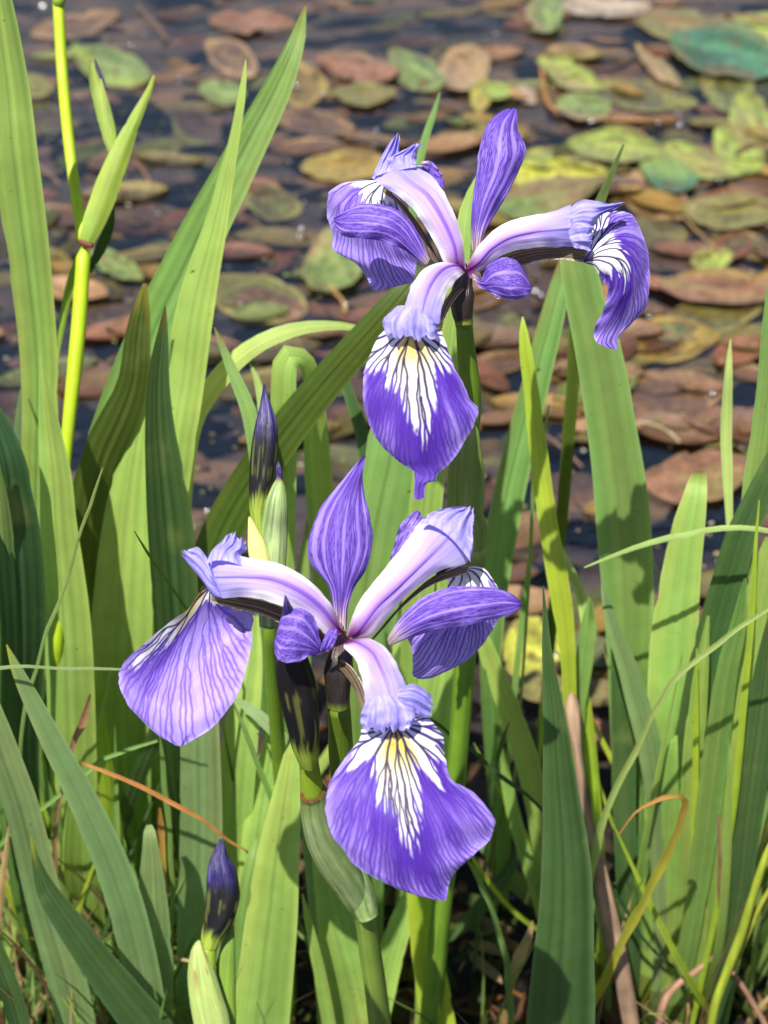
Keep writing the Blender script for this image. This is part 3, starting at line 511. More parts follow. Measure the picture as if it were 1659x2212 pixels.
blade('leaf', [(680, 1720, 10), (692, 1800, 44), (706, 1900, 72), (728, 2000, 92), (755, 2100, 104), (785, 2240, 112)], (.45, .41), 'bright', pG, 48, rot=.1)
blade('leaf', [(653, 1930, 3), (668, 2000, 18), (690, 2100, 26), (715, 2240, 30)], (.42, .40), 'bright', pG, 49)
blade('leaf', [(888, 1700, 30), (900, 1820, 52), (908, 1930, 56), (920, 2050, 62), (935, 2130, 72), (945, 2240, 84)], (.44, .41), 'lime', pG, 50, rot=-.2, label='bright yellow-green leaf below the front petal')
blade('leaf', [(930, 1880, 30), (898, 1930, 46), (868, 1990, 52), (842, 2070, 56), (822, 2150, 60), (805, 2240, 60)], (.45, .42), 'bright', pG, 51)
blade('leaf', [(960, 1250, 30), (965, 1350, 60), (955, 1450, 90), (940, 1560, 100), (930, 1700, 80), (925, 1900, 50)], (.47, .44), 'bright', pG, 52, rot=-.2)
blade('leaf', [(502, 1508, 4), (530, 1524, 20), (565, 1552, 26), (600, 1585, 28), (628, 1625, 28), (645, 1680, 22), (655, 1760, 18)], (.46, .43), 'blue', pG, 53, rot=.4, label='short grey-green leaf arching towards the dark bud')
blade('leaf', [(420, 1600, 4), (470, 1650, 2), (500, 1510, 3), (530, 1580, 10), (560, 1660, 12), (590, 1740, 12), (600, 1850, 12)][2:], (.45, .43), 'mid', pG, 54)
lf = blade('iris_leaf', [(1173, 1265, 2), (1178, 1340, 12), (1181, 1400, 20), (1190, 1480, 34), (1199, 1560, 50), (1208, 1680, 72), (1217, 1790, 92), (1222, 1880, 108), (1222, 1980, 120), (1216, 2080, 132), (1208, 2240, 148)], (.41, .37), 'dark', None, 55, rot=.25, fold=.08, margin=.9, n=80, m=21, ribs=.03)
tag(lf, 'large dark green sword-shaped iris leaf standing in front, right of the lower flower', 'iris leaf')

# ---- loose grasses and dry blades
def grass(pts, Y, col, label, seed, cat='grass blade', name='grass_blade', grounded=True, mat=None, **kw):
    rk = np.random.default_rng(seed); q = []
    for i, (x, y, w_) in enumerate(pts):      # slight kinks and uneven width
        q.append((x, y, w_*rk.uniform(.82, 1.15)))
        if 0 < i < len(pts)-1:
            x2, y2, w2 = pts[i+1]; L_ = math.hypot(x2-x, y2-y); k_ = rk.normal(0, .022)*L_
            q.append(((x+x2)/2+k_*(y2-y)/L_, (y+y2)/2-k_*(x2-x)/L_, (w_+w2)/2*rk.uniform(.8, 1.1)))
    o = blade(name, q, Y, col, None, seed, grounded=grounded, fold=.25, m=5, mat=mat, **kw); tag(o, label, cat); return o
grass([(1262, 1226, 3), (1344, 1193, 9), (1454, 1160, 13), (1530, 1144, 15), (1600, 1140, 14), (1680, 1152, 13), (1760, 1200, 12), (1820, 1300, 11), (1860, 1450, 10)], (.47, .47), 'pale', 'pale grass blade arching in from the right across the tall broad leaf', 70)
grass([(1700, 1290, 6), (1665, 1312, 8), (1590, 1360, 11), (1519, 1415, 13), (1454, 1470, 13), (1409, 1545, 11), (1370, 1630, 14), (1330, 1705, 16), (1295, 1800, 17), (1278, 1880, 16)], (.42, .44), 'pale', 'long pale grass blade slanting up to the right edge in front of the iris fan', 71)
grass([(1335, 1805, 3), (1375, 1752, 6), (1430, 1724, 10), (1466, 1716, 11), (1482, 1735, 13), (1466, 1790, 15), (1440, 1850, 17), (1405, 1915, 19), (1370, 1985, 21), (1325, 2075, 19), (1285, 2160, 16)], (.40, .42), 'yellow', 'bent yellow-green grass blade with a dried orange end folded over', 72, tipcol='orange', tipv=.42)
grass([(1545, 1838, 3), (1552, 1760, 6), (1555, 1860, 9), (1556, 1960, 11), (1557, 2058, 12)][1:], (.43, .44), 'tan', 'thin upright dry stalk in the lower right corner', 73, mat=M_DRY, cat='dry stalk', name='dry_stalk')
def polytube(pts, Y, col, label, cat, name, seed, mat=None, n=40, m=10, bumpy=.08):
    K = []
    for i, (x, y, wpx) in enumerate(pts):
        t = i/(len(pts)-1.0); P = at_y(x, y, Y[0]*(1-t)+Y[1]*t); K.append([*P, wpx*pxs(P)])
    cc = np.array(GREEN[col] if isinstance(col, str) else col)
    o = tube(name, K, lambda th, v: np.ones(th.shape+(3,))*cc*(1+.3*noise2(np.cos(th), v, 3, 14, seed))[..., None], mat or M_DRY, None, n=n, m=m, bumpy=bumpy, seed=seed, base=K[-1][:3]); tag(o, label, cat); return o
polytube([(1549, 2060, 7), (1500, 2100, 13), (1450, 2140, 16), (1430, 2180, 17), (1420, 2240, 15)], (.44, .42), (.34, .19, .12), 'dry forked twig bending down to the left in the lower right corner', 'dry twig', 'dry_twig', 1)
polytube([(1549, 2060, 7), (1580, 2095, 10), (1610, 2140, 12), (1640, 2190, 13), (1665, 2240, 13)], (.44, .42), (.30, .16, .10), 'dry twig slanting down to the right beneath the thin stalk', 'dry twig', 'dry_twig', 2)
polytube([(1680, 1790, 10), (1650, 1860, 16), (1625, 1940, 18), (1600, 2020, 20), (1570, 2100, 20), (1545, 2170, 20), (1530, 2250, 18)], (.42, .40), (.33, .40, .04), 'yellow-green jointed stalk in the lower right corner', 'stalk', 'jointed_stalk', 3, mat=M_STEM, bumpy=.02)
polytube([(1675, 1900, 8), (1640, 1960, 12), (1610, 2030, 12), (1580, 2100, 10)], (.42, .415), (.34, .36, .04), 'thinner yellow-green side stalk beside the jointed one', 'stalk', 'side_stalk', 4, mat=M_STEM, bumpy=.02)
polytube([(1234, 1493, 16), (1236, 1530, 32), (1240, 1570, 28), (1246, 1620, 19), (1258, 1710, 20), (1275, 1790, 20), (1292, 1860, 26), (1305, 1930, 36), (1322, 2010, 42), (1345, 2110, 38), (1370, 2250, 34)], (.49, .42), (.33, .215, .14), 'old brown broken reed standing behind the large dark leaf', 'reed', 'dead_reed', 5, bumpy=.1, n=70, m=14)
grass([(1150, 1990, 4), (1140, 2030, 20), (1120, 2070, 26), (1105, 2110, 22), (1098, 2150, 8)], (.43, .43), 'straw', 'curled straw-coloured dead leaf beside the large dark leaf near the bottom', 74, mat=M_DRY, cat='dead leaf', name='dead_leaf', grounded=False, blot=.4)
grass([(175, 1647, 8), (240, 1672, 10), (310, 1702, 9), (400, 1750, 9), (470, 1797, 8), (530, 1837, 5), (548, 1856, 12)], (.41, .43), 'orange', 'orange dry grass blade lying across the leaves above the low bud', 75, mat=M_DRY, grounded=False)
grass([(262, 1446, 4), (190, 1444, 6), (100, 1442, 7), (0, 1443, 7), (-100, 1460, 7), (-160, 1560, 7), (-190, 1700, 7)], (.41, .43), 'blue', 'thin pale grass blade running level from the left edge to the left petal', 76)
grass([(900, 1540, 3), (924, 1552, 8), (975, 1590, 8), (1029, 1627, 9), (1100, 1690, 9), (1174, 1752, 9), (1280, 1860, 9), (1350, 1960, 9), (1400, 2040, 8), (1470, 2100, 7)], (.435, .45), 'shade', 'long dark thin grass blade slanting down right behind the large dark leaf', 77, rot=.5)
grass([(1005, 1850, 3), (1030, 1890, 10), (1062, 1960, 12), (1085, 2040, 14), (1098, 2120, 14), (1104, 2230, 14)], (.44, .42), 'mid', 'curved thin green blade over the dark mud below the front petal', 78)
grass([(360, 2068, 4), (390, 2072, 7), (418, 2078, 7)], (.41, .41), 'straw', 'short straw stub left of the lowest bud', 79, mat=M_DRY, grounded=False)
grass([(555, 2165, 5), (570, 2200, 9), (590, 2250, 10)], (.36, .36), 'pale', 'pale grass tip at the bottom edge right of the lowest bud', 80)
grass([(290, 1147, 2), (310, 1180, 6), (340, 1225, 7), (375, 1275, 7), (400, 1310, 7), (440, 1400, 7)], (.43, .45), 'olive', 'thin olive grass tip crossing the dark leaf above the left petal', 81)
grass([(222, 1010, 2), (205, 1060, 6), (180, 1130, 7), (155, 1220, 8), (120, 1320, 8), (90, 1400, 8), (60, 1500, 8)], (.44, .45), 'pale', 'thin pale grass stem slanting down left across the leftmost leaves', 82)
grass([(1186, 875, 3), (1180, 910, 8), (1172, 950, 10), (1160, 1000, 8), (1150, 1100, 8)], (.53, .52), 'mid', 'small green tip hugging the yellow-green narrow leaf', 83)
grass([(195, 1500, 4), (180, 1560, 16), (150, 1640, 12), (135, 1700, 10), (120, 1790, 10)], (.44, .45), 'tan', 'dry brown grass blade between the two left foreground leaves', 84, mat=M_DRY)
grass([(20, 1780, 4), (12, 1850, 12), (2, 1930, 14), (-10, 2050, 12)], (.42, .42), 'straw', 'dry straw blade at the left edge of the picture', 85, mat=M_DRY)
grass([(340, 1600, 5), (280, 1618, 9), (220, 1640, 10), (160, 1690, 10), (100, 1740, 10), (30, 1790, 10)], (.45, .44), 'mid', 'arching green grass blade under the left petal', 86)
grass([(1100, 1560, 3), (1085, 1600, 9), (1072, 1650, 9), (1060, 1720, 8), (1050, 1850, 8)], (.47, .47), 'dark', 'thin dark blade standing right of the front petal', 87)
grass([(345, 1590, 2), (352, 1650, 10), (362, 1750, 12), (368, 1850, 12), (370, 2000, 12)], (.45, .43), 'mid', 'straight narrow green blade below the tip of the left petal', 88)
grass([(345, 1745, 4), (348, 1790, 14), (350, 1850, 16), (352, 1950, 16)], (.44, .43), 'yellow', 'short yellowish blade with an orange tip beside the blunt leaf', 89, tipcol='orange', tipv=.3)

# ---- filler blades inside the leaf masses (real leaves of the surrounding clumps)
def filler(parent, xr, yr, yt, wr, cols, count, seed):
    r = np.random.default_rng(seed)
    for i in range(count):
        xb = r.uniform(*xr); Y0 = r.uniform(*yr); g = at_y(xb, 1700, Y0); g[2] = -0.03
        hgt = r.uniform(*yt); lx = r.normal(-.02, .05); ly = r.uniform(-.02, .06); wd = r.uniform(*wr)
        tip = g+np.array([lx, ly, hgt]); K = []
        bow = r.normal(0, .012)
        for t, ww in ((0, .05), (.12, .45), (.3, .8), (.55, 1), (.8, .95), (1, .8)):
            P = tip*(1-t)+g*t; P[0] += bow*math.sin(math.pi*t); P[1] -= 0.02*math.sin(math.pi*t); K.append([*P, wd*ww])
        blade_world('leaf', K, cols[r.integers(len(cols))], parent, seed=seed+i, rot=r.uniform(-.8, .8), n=26, m=9)
filler(pA, (-60, 330), (.47, .60), (.16, .30), (.006, .014), ['bright', 'mid', 'dark', 'bright', 'mid', 'lime'], 34, 200)
filler(pA, (-80, 300), (.44, .52), (.06, .17), (.004, .009), ['bright', 'mid', 'lime', 'dark', 'olive'], 30, 440)
filler(pB, (200, 520), (.50, .60), (.12, .26), (.006, .014), ['bright', 'mid', 'dark', 'dark'], 10, 260)
filler(pC, (520, 980), (.48, .58), (.10, .26), (.008, .016), ['bright', 'mid', 'dark', 'mid'], 9, 300)
filler(pE, (1440, 1760), (.47, .56), (.16, .30), (.007, .014), ['bright', 'mid', 'dark', 'mid'], 26, 340)
filler(pE, (1400, 1760), (.45, .52), (.12, .30), (.0015, .005), ['bright', 'lime', 'mid', 'straw', 'bright'], 46, 520)
filler(pA, (-60, 300), (.44, .54), (.10, .26), (.0015, .005), ['bright', 'lime', 'mid', 'tan', 'bright'], 30, 580)
filler(pD, (1180, 1500), (.49, .54), (.08, .17), (.006, .012), ['mid', 'bright', 'dark'], 6, 380)

def undergrowth():
    Vs = []; Fs = []; Cs = []; r = np.random.default_rng(21); k = 0; n = 7
    for q in range(620):
        zone = r.random()
        x = r.uniform(-200, 330) if zone < .88 else (r.uniform(1300, 1800) if zone < .94 else r.uniform(330, 1300))
        Y0 = r.uniform(.36, .60); g = at_y(x, 1700, Y0); g[2] = -0.01
        h = r.uniform(.05, .17); l = r.normal(0, .04, 2); wd = r.uniform(.0015, .0045)
        a = r.uniform(0, 3.14); sd_ = np.array([math.cos(a), math.sin(a)*.5, 0])
        t = np.linspace(0, 1, n); P = g+np.stack([l[0]*t**2, l[1]*t**2, h*t-h*.35*t**3*(q % 3)], -1)
        wq = wd*(1-t)**.6+.0002
        Vs.append(np.stack([P-sd_*wq[:, None]/2, P+sd_*wq[:, None]/2], 1).reshape(-1, 3))
        cn = ['mid', 'bright', 'dark', 'straw', 'olive', 'tan', 'bright'][r.integers(7)]
        Cs.append(np.ones((2*n, 3))*np.array(GREEN[cn])*r.uniform(.6, 1.1))
        i = np.arange(n-1); Fs.append(np.stack([2*i, 2*i+1, 2*i+3, 2*i+2], -1)+k); k += 2*n
    return np.concatenate(Vs), np.concatenate(Fs), np.concatenate(Cs)
V, F, Cc = undergrowth()
tag(raw_obj('undergrowth_grass', V, F, Cc, M_LEAF), 'tangle of short green and dry grass at the foot of the irises', 'grass', kind='stuff')

def mud_debris():
    Vs = []; Fs = []; Cs = []; r = np.random.default_rng(31); k = 0; n, m = 7, 4
    for q in range(700):
        x = r.uniform(-100, 1760); y = r.uniform(1850, 2500); g = ground(x, y, 0); g[2] = float(bed(g[0], g[1]))+.004 if g[1] < .47 else .001
        L = r.uniform(.004, .022); wd = L*r.uniform(.06, .35); an = r.uniform(0, 3.14); el = r.normal(0, .25)
        ax = np.array([math.cos(an)*math.cos(el), math.sin(an)*math.cos(el), math.sin(el)]); bx = np.array([-math.sin(an), math.cos(an), 0])
        v = np.linspace(-1, 1, n)[:, None]; u = np.linspace(-1, 1, m)[None, :]
        P = g+(v+0*u)[..., None]*ax*L+(u*(1-v**2)**.5)[..., None]*bx*wd; P[..., 2] += .15*L*np.sin(v*2.5+q)+.3*wd*u**2
        cn = np.array(GREEN[['tan', 'straw', 'brown', 'tan', 'orange', 'olive'][r.integers(6)]])*r.uniform(.12, .6)
        Vs.append(P.reshape(-1, 3)); Cs.append(np.ones((n*m, 3))*cn)
        i, j = np.meshgrid(np.arange(n-1), np.arange(m-1), indexing='ij')
        Fs.append((np.stack([i*m+j, (i+1)*m+j, (i+1)*m+j+1, i*m+j+1], -1)+k).reshape(-1, 4)); k += n*m
    return np.concatenate(Vs), np.concatenate(Fs), np.concatenate(Cs)
V, F, Cc = mud_debris()
tag(raw_obj('mud_debris', V, F, Cc, M_DRY), 'scraps of dead leaf and stem scattered on the wet mud', 'debris', kind='stuff')

# ================================================================ FLOWERS
PURP = np.array([.245, .142, .64]); DEEP = np.array([.088, .026, .40]); LAV = np.array([.45, .34, .86]); WHITE = np.array([.86, .86, .90])
VEIN = np.array([.020, .006, .075]); YEL = np.array([.72, .58, .08])
def vein_field(u, v, hw, seed, K=8, levels=3, B=2.2, g0=0.45, g1=0.75, thick=0.012, start=1.0):
    """branching veins that fan out and leave through the margin: u,v grids; hw = half width per row"""
    r = np.random.default_rng(seed); n = u.shape[0]; vr = v[:, 0]; g = g0+g1*vr**0.9
    F = np.zeros_like(u); lanes = [(b*B+r.normal(0, .05), 0.0, None) for b in (np.arange(K)+.5)/K*2-1]
    step = 2.0*B/K
    for lv in range(1, levels):
        step /= 2; new = []
        for (b, vb, _) in lanes:
            for sg in (-1, 1):
                new.append((b+sg*step*r.uniform(.45, .65), r.uniform(.02, .22)*lv*start, b))
        lanes = lanes+new; step *= .7
    for (b, vb, pb) in lanes:
        wig = 0.016*np.sin(vr*r.uniform(14, 26)+r.uniform(0, 6))+0.010*np.sin(vr*r.uniform(35, 60)+r.uniform(0, 6))
        c = (b if pb is None else pb+(b-pb)*ss(vb, vb+.14, vr))*g+wig*(0.3+vr)
        sl = np.abs(np.gradient(c, vr)); 
        d = np.abs(u-c[:, None])*hw[:, None]
        st = ss(vb, vb+.02, vr) if pb is not None else np.ones(n)
        w_ = thick*(1.25 if pb is None else .85)*r.uniform(.7, 1.25)*(1+.35*sl)[:, None]
        F = np.maximum(F, np.exp(-(d/w_)**2)*st[:, None])
    return F
def rowshape(P):
    hw = np.linalg.norm(P[:, 0]-P[:, -1], axis=1)/2
    return hw/hw.max()
def patch(rows, zc, conv, n, m, ruffle=0.0, rfreq=9, seed=0, cup=0.0):
    """rows: (lx,ly, cx,cy, rx,ry, dz, dedge[,dedgeR]) close-up pixels; returns n x m x 3 grid (base first)"""
    K = []
    for r in rows:
        dl = r[7] if len(r) > 7 else 0; dr = r[8] if len(r) > 8 else dl
        pts = [at_z(*conv(r[0], r[1]), zc+r[6]+dl), at_z(*conv(r[2], r[3]), zc+r[6]), at_z(*conv(r[4], r[5]), zc+r[6]+dr)]
        K.append(np.concatenate([pts[1], pts[0], pts[2]]))
    Q = crom(np.array(K), n); Ce, Le, Re = Q[:, None, :3], Q[:, None, 3:6], Q[:, None, 6:]
    u = np.linspace(-1, 1, m)[None, :, None]
    # quadratic through L, C, R eased so that the rim does not overshoot
    G = Ce+(Re-Le)/2*u+((Re+Le)/2-Ce)*u*u
    G = G.copy(); v = np.linspace(0, 1, n)[:, None]+0*u[..., 0]; uu = u[..., 0]+0*v
    if ruffle > 0 or cup != 0:
        V = G-CAM; V /= np.linalg.norm(V, axis=2)[..., None]
        a = ruffle*(np.sin(v*rfreq*2*math.pi+seed+np.sign(uu)*1.3)*.6+.8*noise2(np.sign(uu)*.7+0*v, v, 1, rfreq*1.7, seed))*np.abs(uu)**3
        a += ruffle*.35*noise2(uu, v, 4, 5, seed+2)
        G += V*a[..., None]
        # notched outline
        mid = G[:, m//2][:, None, :]
        G += (G-mid)*((0.035*noise2(np.sign(uu), v, 1, rfreq*2.2, seed+6)+.015*noise2(np.sign(uu), v, 1, rfreq*7, seed+7))*np.abs(uu)**4)[..., None]
    return G
def uvgrid(G):
    n, m = G.shape[:2]; v = np.linspace(0, 1, n)[:, None]+np.zeros((1, m)); u = np.linspace(-1, 1, m)[None, :]+np.zeros((n, 1)); return u, v
def relief(G, f, amt):
    """raise veins as real relief along the surface normal"""
    a = np.gradient(G, axis=0); b = np.gradient(G, axis=1); N = np.cross(a, b); N /= np.linalg.norm(N, axis=2)[..., None]+1e-12
    return G+N*(f*amt)[..., None]
def fan_veins(th, r, seed, K=11, TM=1.95, fine=False):
    """dendritic veins radiating from the throat in flattened polar coordinates of the petal"""
    g = np.random.default_rng(seed); q = th/TM; F = np.zeros_like(r)
    lanes = [(b+g.normal(0, .015), 0.0, None) for b in (np.arange(K)+.5)/K*2-1]; step = 2.0/K
    for lv in (1, 2):
        step *= .5 if lv == 1 else .36; new = []
        for (b, vb, _) in lanes:
            for sg in (-1, 1): new.append((b+sg*step*g.uniform(.5, .75), g.uniform(.10, .26) if lv == 1 else g.uniform(.26, .55), b))
        lanes = lanes+new
    for (b, vb, pb) in lanes:
        a1, a2, p1, p2 = g.uniform(16, 30), g.uniform(50, 80), g.uniform(0, 6), g.uniform(0, 6)
        wig = (.0038*np.sin(r*a1+p1)+.0016*np.sin(r*a2+p2))*(1.2-.6*np.clip(r, 0, 1))
        c = (b if pb is None else pb+(b-pb)*ss(vb, vb+.13, r))+wig
        w_ = (.0068 if pb is None else .0052)*g.uniform(.7, 1.25)*(.85+.15*r)*(.8 if fine else 1)
        d = (q-c)*TM*r
        e = np.exp(-(d/w_)**2)
        if pb is not None: e = e*ss(vb, vb+.015, r)
        F = np.maximum(F, e)
    return F, q
def make_fall(rows, zc, conv, parent, seed, sig=1.0, K=11, n=220, m=170, label=None, ruffle=.0012, off=0.0, org=.04, pale=0.0, yel=1.0, th0=0.0, oneside=False, vk=1.0):
    G = patch(rows, zc, conv, n, m, ruffle, 5, seed); u, v = uvgrid(G); hw = rowshape(G)
    cy = G[:, m//2]; Ya = np.concatenate([[0], np.cumsum(np.linalg.norm(np.diff(cy, axis=0), axis=1))]); Ya /= Ya[-1]
    Lc = np.linalg.norm(np.diff(cy, axis=0), axis=1).sum()
    sa = np.concatenate([np.zeros((n, 1)), np.cumsum(np.linalg.norm(np.diff(G, axis=1), axis=2), axis=1)], axis=1)/Lc
    X = sa-sa[:, m//2][:, None]-off*hw.max()*.5; Yc = (Ya[:, None]-org)/(1-org)+0*X
    r = np.sqrt(X**2+(Yc+.02)**2)+1e-4; th = np.arctan2(X, Yc+.02)
    F, q = fan_veins(th, r, seed, K=K); F2, _ = fan_veins(th, r, seed+50, K=2*K+3, fine=True)
    ath = np.abs(th-th0)
    Rb = np.interp(ath, [0, .05, .14, .30, .6, .85, 1.2, 2.2], np.array([.56, .51, .42, .37, .31, .36, .50, .7]))*sig
    if oneside: Rb = Rb*np.where(th > th0, ss(.75, .25, ath)*.85+.15, 1)
    jag = 1+.20*noise2(q*9, v*0, 1, 1, seed+1)+.22*noise2(q*34, r, 1, 3, seed+2)+.05*noise2(u, v, 50, 50, seed+3)
    t = r/(Rb*jag)
    gap0 = np.clip(1-F*1.6, 0, 1)
    Wm = ss(1.10, .92, t*(1.08-.16*gap0))
    side = ss(.55, .95, ath)*(0.0 if oneside else 1.0)
    gap = np.clip(1-F*1.5, 0, 1)
    W2 = np.clip(np.clip(1-1.3*np.maximum(F, .8*F2), 0, 1)*side*ss(2.3, .9, t)*.95, 0, 1)
    base = mixc(np.ones(G.shape)*PURP, DEEP, .95*ss(2.2, 1.15, t)*(1-.8*side)*(1-pale))
    base = mixc(base, LAV, .85*ss(1.3, 2.6, t)*gap**1.5)
    base = mixc(base, LAV*1.12, .8*ss(.88, 1.0, np.abs(u))); base = mixc(base, LAV, pale*gap)
    base *= (1+.10*noise2(q*30, r, 1, 8, seed+4)+.10*noise2(u, v, 60, 60, seed+14))[..., None]
    base = mixc(base, DEEP*.9, vk*np.clip(F*.55+F2*.40, 0, .85)*(1-.45*ss(1.4, 3.2, t)))
    base = mixc(base, [.86, .80, .95], W2)
    wc = mixc(np.ones(G.shape)*WHITE, YEL, np.clip(ss(.42, .14, r)*ss(.60, .25, ath)*.98*yel, 0, 1))
    wc = mixc(wc, [.30, .16, .03], .5*ss(.14, .04, r)*ss(.6, .2, ath))
    speck = .55*(noise2(X*55, Yc*24, 1, 1, seed+8) > .45)*ss(.45, .15, ath)*ss(.5, .3, r)
    vw = np.clip(F*1.5, 0, 1)*.97
    wc = mixc(wc, VEIN, np.maximum(vw, speck*.5))
    c = mixc(base, wc, Wm)
    dk = W2*(1-Wm); c = mixc(c, VEIN+DEEP*.3, np.clip(F*1.5, 0, 1)*side*ss(1.9, .8, t)*.9)
    G = relief(G, F, -.00012)
    return grid_obj('fall', G, c, M_PETAL, parent, label=label)
def make_standard(rows, zc, conv, parent, seed, n=110, m=70, label=None, ruffle=.0012, pale=0.0, basep=.22):
    G = patch(rows, zc, conv, n, m, ruffle, 4, seed); u, v = uvgrid(G); hw = rowshape(G)
    F = vein_field(u, v, np.maximum(hw, .25), seed, K=13, levels=3, B=1.5, g0=.75, g1=.35, thick=.0125)
    c = np.ones(G.shape)*PURP*1.05; c = mixc(c, LAV, .35*ss(.5, 1, np.abs(u))+pale)
    c *= (1+.12*noise2(u, v, 9, 5, seed))[..., None]
    c = mixc(c, LAV, .35*(1-F)); c = mixc(c, DEEP*.8, .85*F); c *= (1+.08*noise2(u, v, 50, 50, seed+3))[..., None]
    b = ss(basep, 0.0, v)
    bc = mixc(np.ones(G.shape)*np.array([.75, .62, .66]), np.array([.13, .05, .05]), F)
    c = mixc(c, bc, b)
    G = relief(G, F, -.00012)
    return grid_obj('standard', G, c, M_PETAL, parent, label=label)
def make_arm(rows, zc, conv, parent, seed, n=90, m=60, label=None, white=1.0):
    G = patch(rows, zc, conv, n, m, 0.0008, 5, seed); u, v = uvgrid(G)
    c = mixc(np.ones(G.shape)*np.array([.70, .60, .87]), [.93, .90, .93], ss(.45, .85, np.abs(u-.05))*ss(1, .5, v))
    c = mixc(c, [.72, .42, .74], .75*ss(.62, .25, v)*ss(0.05, .55, v+.3)*np.exp(-((u-.05)/.75)**2))
    stripe = np.exp(-((u-.05)/(.30+.45*v))**2)
    c = mixc(c, [.34, .20, .78], stripe*(.88-.25*v))
    c = mixc(c, [.16, .04, .52], np.exp(-((u-.05)/.10)**2)*(.75-.35*v))
    c = mixc(c, [.38, .34, .84], ss(.60, 1.0, v)*.85)
    c = mixc(c, [.17, .015, .15], ss(.24, .02, v)*(.97-.25*ss(.4, 1, np.abs(u))))
    c *= (1+.05*noise2(u, v, 20, 2, seed))[..., None]
    rg = noise2(u, v, 16, 1.5, seed+3); c *= (1+.05*rg)[..., None]
    crease = -np.exp(-((u-.05)/.07)**2)*.0007+.00005*rg+.0004*noise2(u, v, 2, 3, seed+6)
    G = relief(G, crease+0*v, 1.0)
    return grid_obj('style_arm', G, c, M_PETAL, parent, label=label)
def make_crest(rows, zc, conv, arm, seed, n=50, m=50):
    G = patch(rows, zc, conv, n, m, .0011, 3, seed); u, v = uvgrid(G)
    V = G-CAM; V /= np.linalg.norm(V, axis=2)[..., None]
    G = G+V*(.0017*np.sin(u*9+seed)*v+.0004*np.sin(u*21+seed)*v)[..., None]
    G[:, :] += ((G[:, :]-G[0][None])*((.10*noise2(u, v*0, 7, 1, seed+2)+.07*noise2(u, v*0, 16, 1, seed+3))*v**2)[..., None])
    F = vein_field(u, v, np.ones(n)*.8, seed, K=8, levels=2, B=1.4, g0=.8, g1=.3, thick=.022)
    c = np.ones(G.shape)*np.array([.44, .40, .88]); c *= (1+.14*noise2(u, v, 6, 4, seed))[..., None]
    c = mixc(c, [.60, .56, .94], ss(.75, 1, v)*.6)
    c = mixc(c, [.20, .15, .60], F*.55)
    return grid_obj('crest', G, c, M_PETAL, arm)
def make_claw(rows, zc, conv, fall, seed, n=60, m=30):
    G = patch(rows, zc, conv, n, m, 0.0003, 3, seed); u, v = uvgrid(G)
    F = vein_field(u, v, np.ones(n)*.6, seed, K=6, levels=2, B=1.1, g0=.95, g1=.1, thick=.05)
    c = np.ones(G.shape)*np.array([.28, .22, .07]); c = mixc(c, [.035, .015, .03], F*.9)
    c = mixc(c, [.70, .55, .50], ss(.72, .95, u)*(.5+.5*(noise2(u, v, 3, 50, seed) > -.2)))
    return grid_obj('claw', G, c, M_PETAL, fall)
def bez(conv, pts, zc, dz=None):
    K = []
    for i, (x, y, wpx) in enumerate(pts):
        P = at_z(*conv(x, y), zc+(dz[i] if dz else 0))
        f = (1/1.3825/1.507 if conv is fU else (1/1.106/1.507 if conv is fL else 1.0)); K.append([*P, wpx*f*pxs(P)])
    return K
ident = lambda x, y: (x, y)
def bezY(pts, Y0, Y1):
    K = []
    for i, (x, y, wpx) in enumerate(pts):
        t = i/(len(pts)-1.0); P = at_y(x, y, Y0*(1-t)+Y1*t); K.append([*P, wpx*pxs(P)])
    return K

def stem_col(c0, c1=None, wax=0.0, seed=0, dark=0.0):
    c0 = np.array(c0); c1 = c0 if c1 is None else np.array(c1)
    def f(th, v):
        c = mixc(np.ones(th.shape+(3,))*c0, c1, v); c = c*(1+.10*noise2(np.cos(th)*2, v, 4, 3, seed)+.06*np.cos(th*9))[..., None]
        if wax: c = mixc(c, [.06, .14, .02], wax*ss(.15, .5, noise2(np.cos(th), v, 5, 16, seed+1)))
        if dark: c = mixc(c, [.012, .012, .01], ss(dark, dark*.5, v)*(.75+.25*noise2(th, v, 6, 3, seed)))
        return c
    return f
def bud_col(purp_to, olive_from=.85, seed=0):
    def f(th, v):
        streak = noise2(th*3, v, 3, 5, seed); fine = noise2(th*6, v, 4, 7, seed+1)
        c = np.ones(th.shape+(3,))*np.array([.008, .007, .008])
        c = mixc(c, [.16, .18, .035], ss(.3, .7, fine)*.55*ss(purp_to, purp_to+.15, v))
        p = ss(purp_to+.10, purp_to-.06, v+.06*streak)
        pc = mixc(np.ones(th.shape+(3,))*np.array([.018, .010, .10]), [.14, .12, .30], ss(.1, .6, streak)*.6)
        pc = mixc(pc, [.012, .008, .05], ss(-.1, .4, fine)*.85)
        c = mixc(c, pc, p)
        c = mixc(c, [.27, .36, .04], ss(olive_from-.05, olive_from+.05, v+.06*streak)*.85)
        return c
    return f

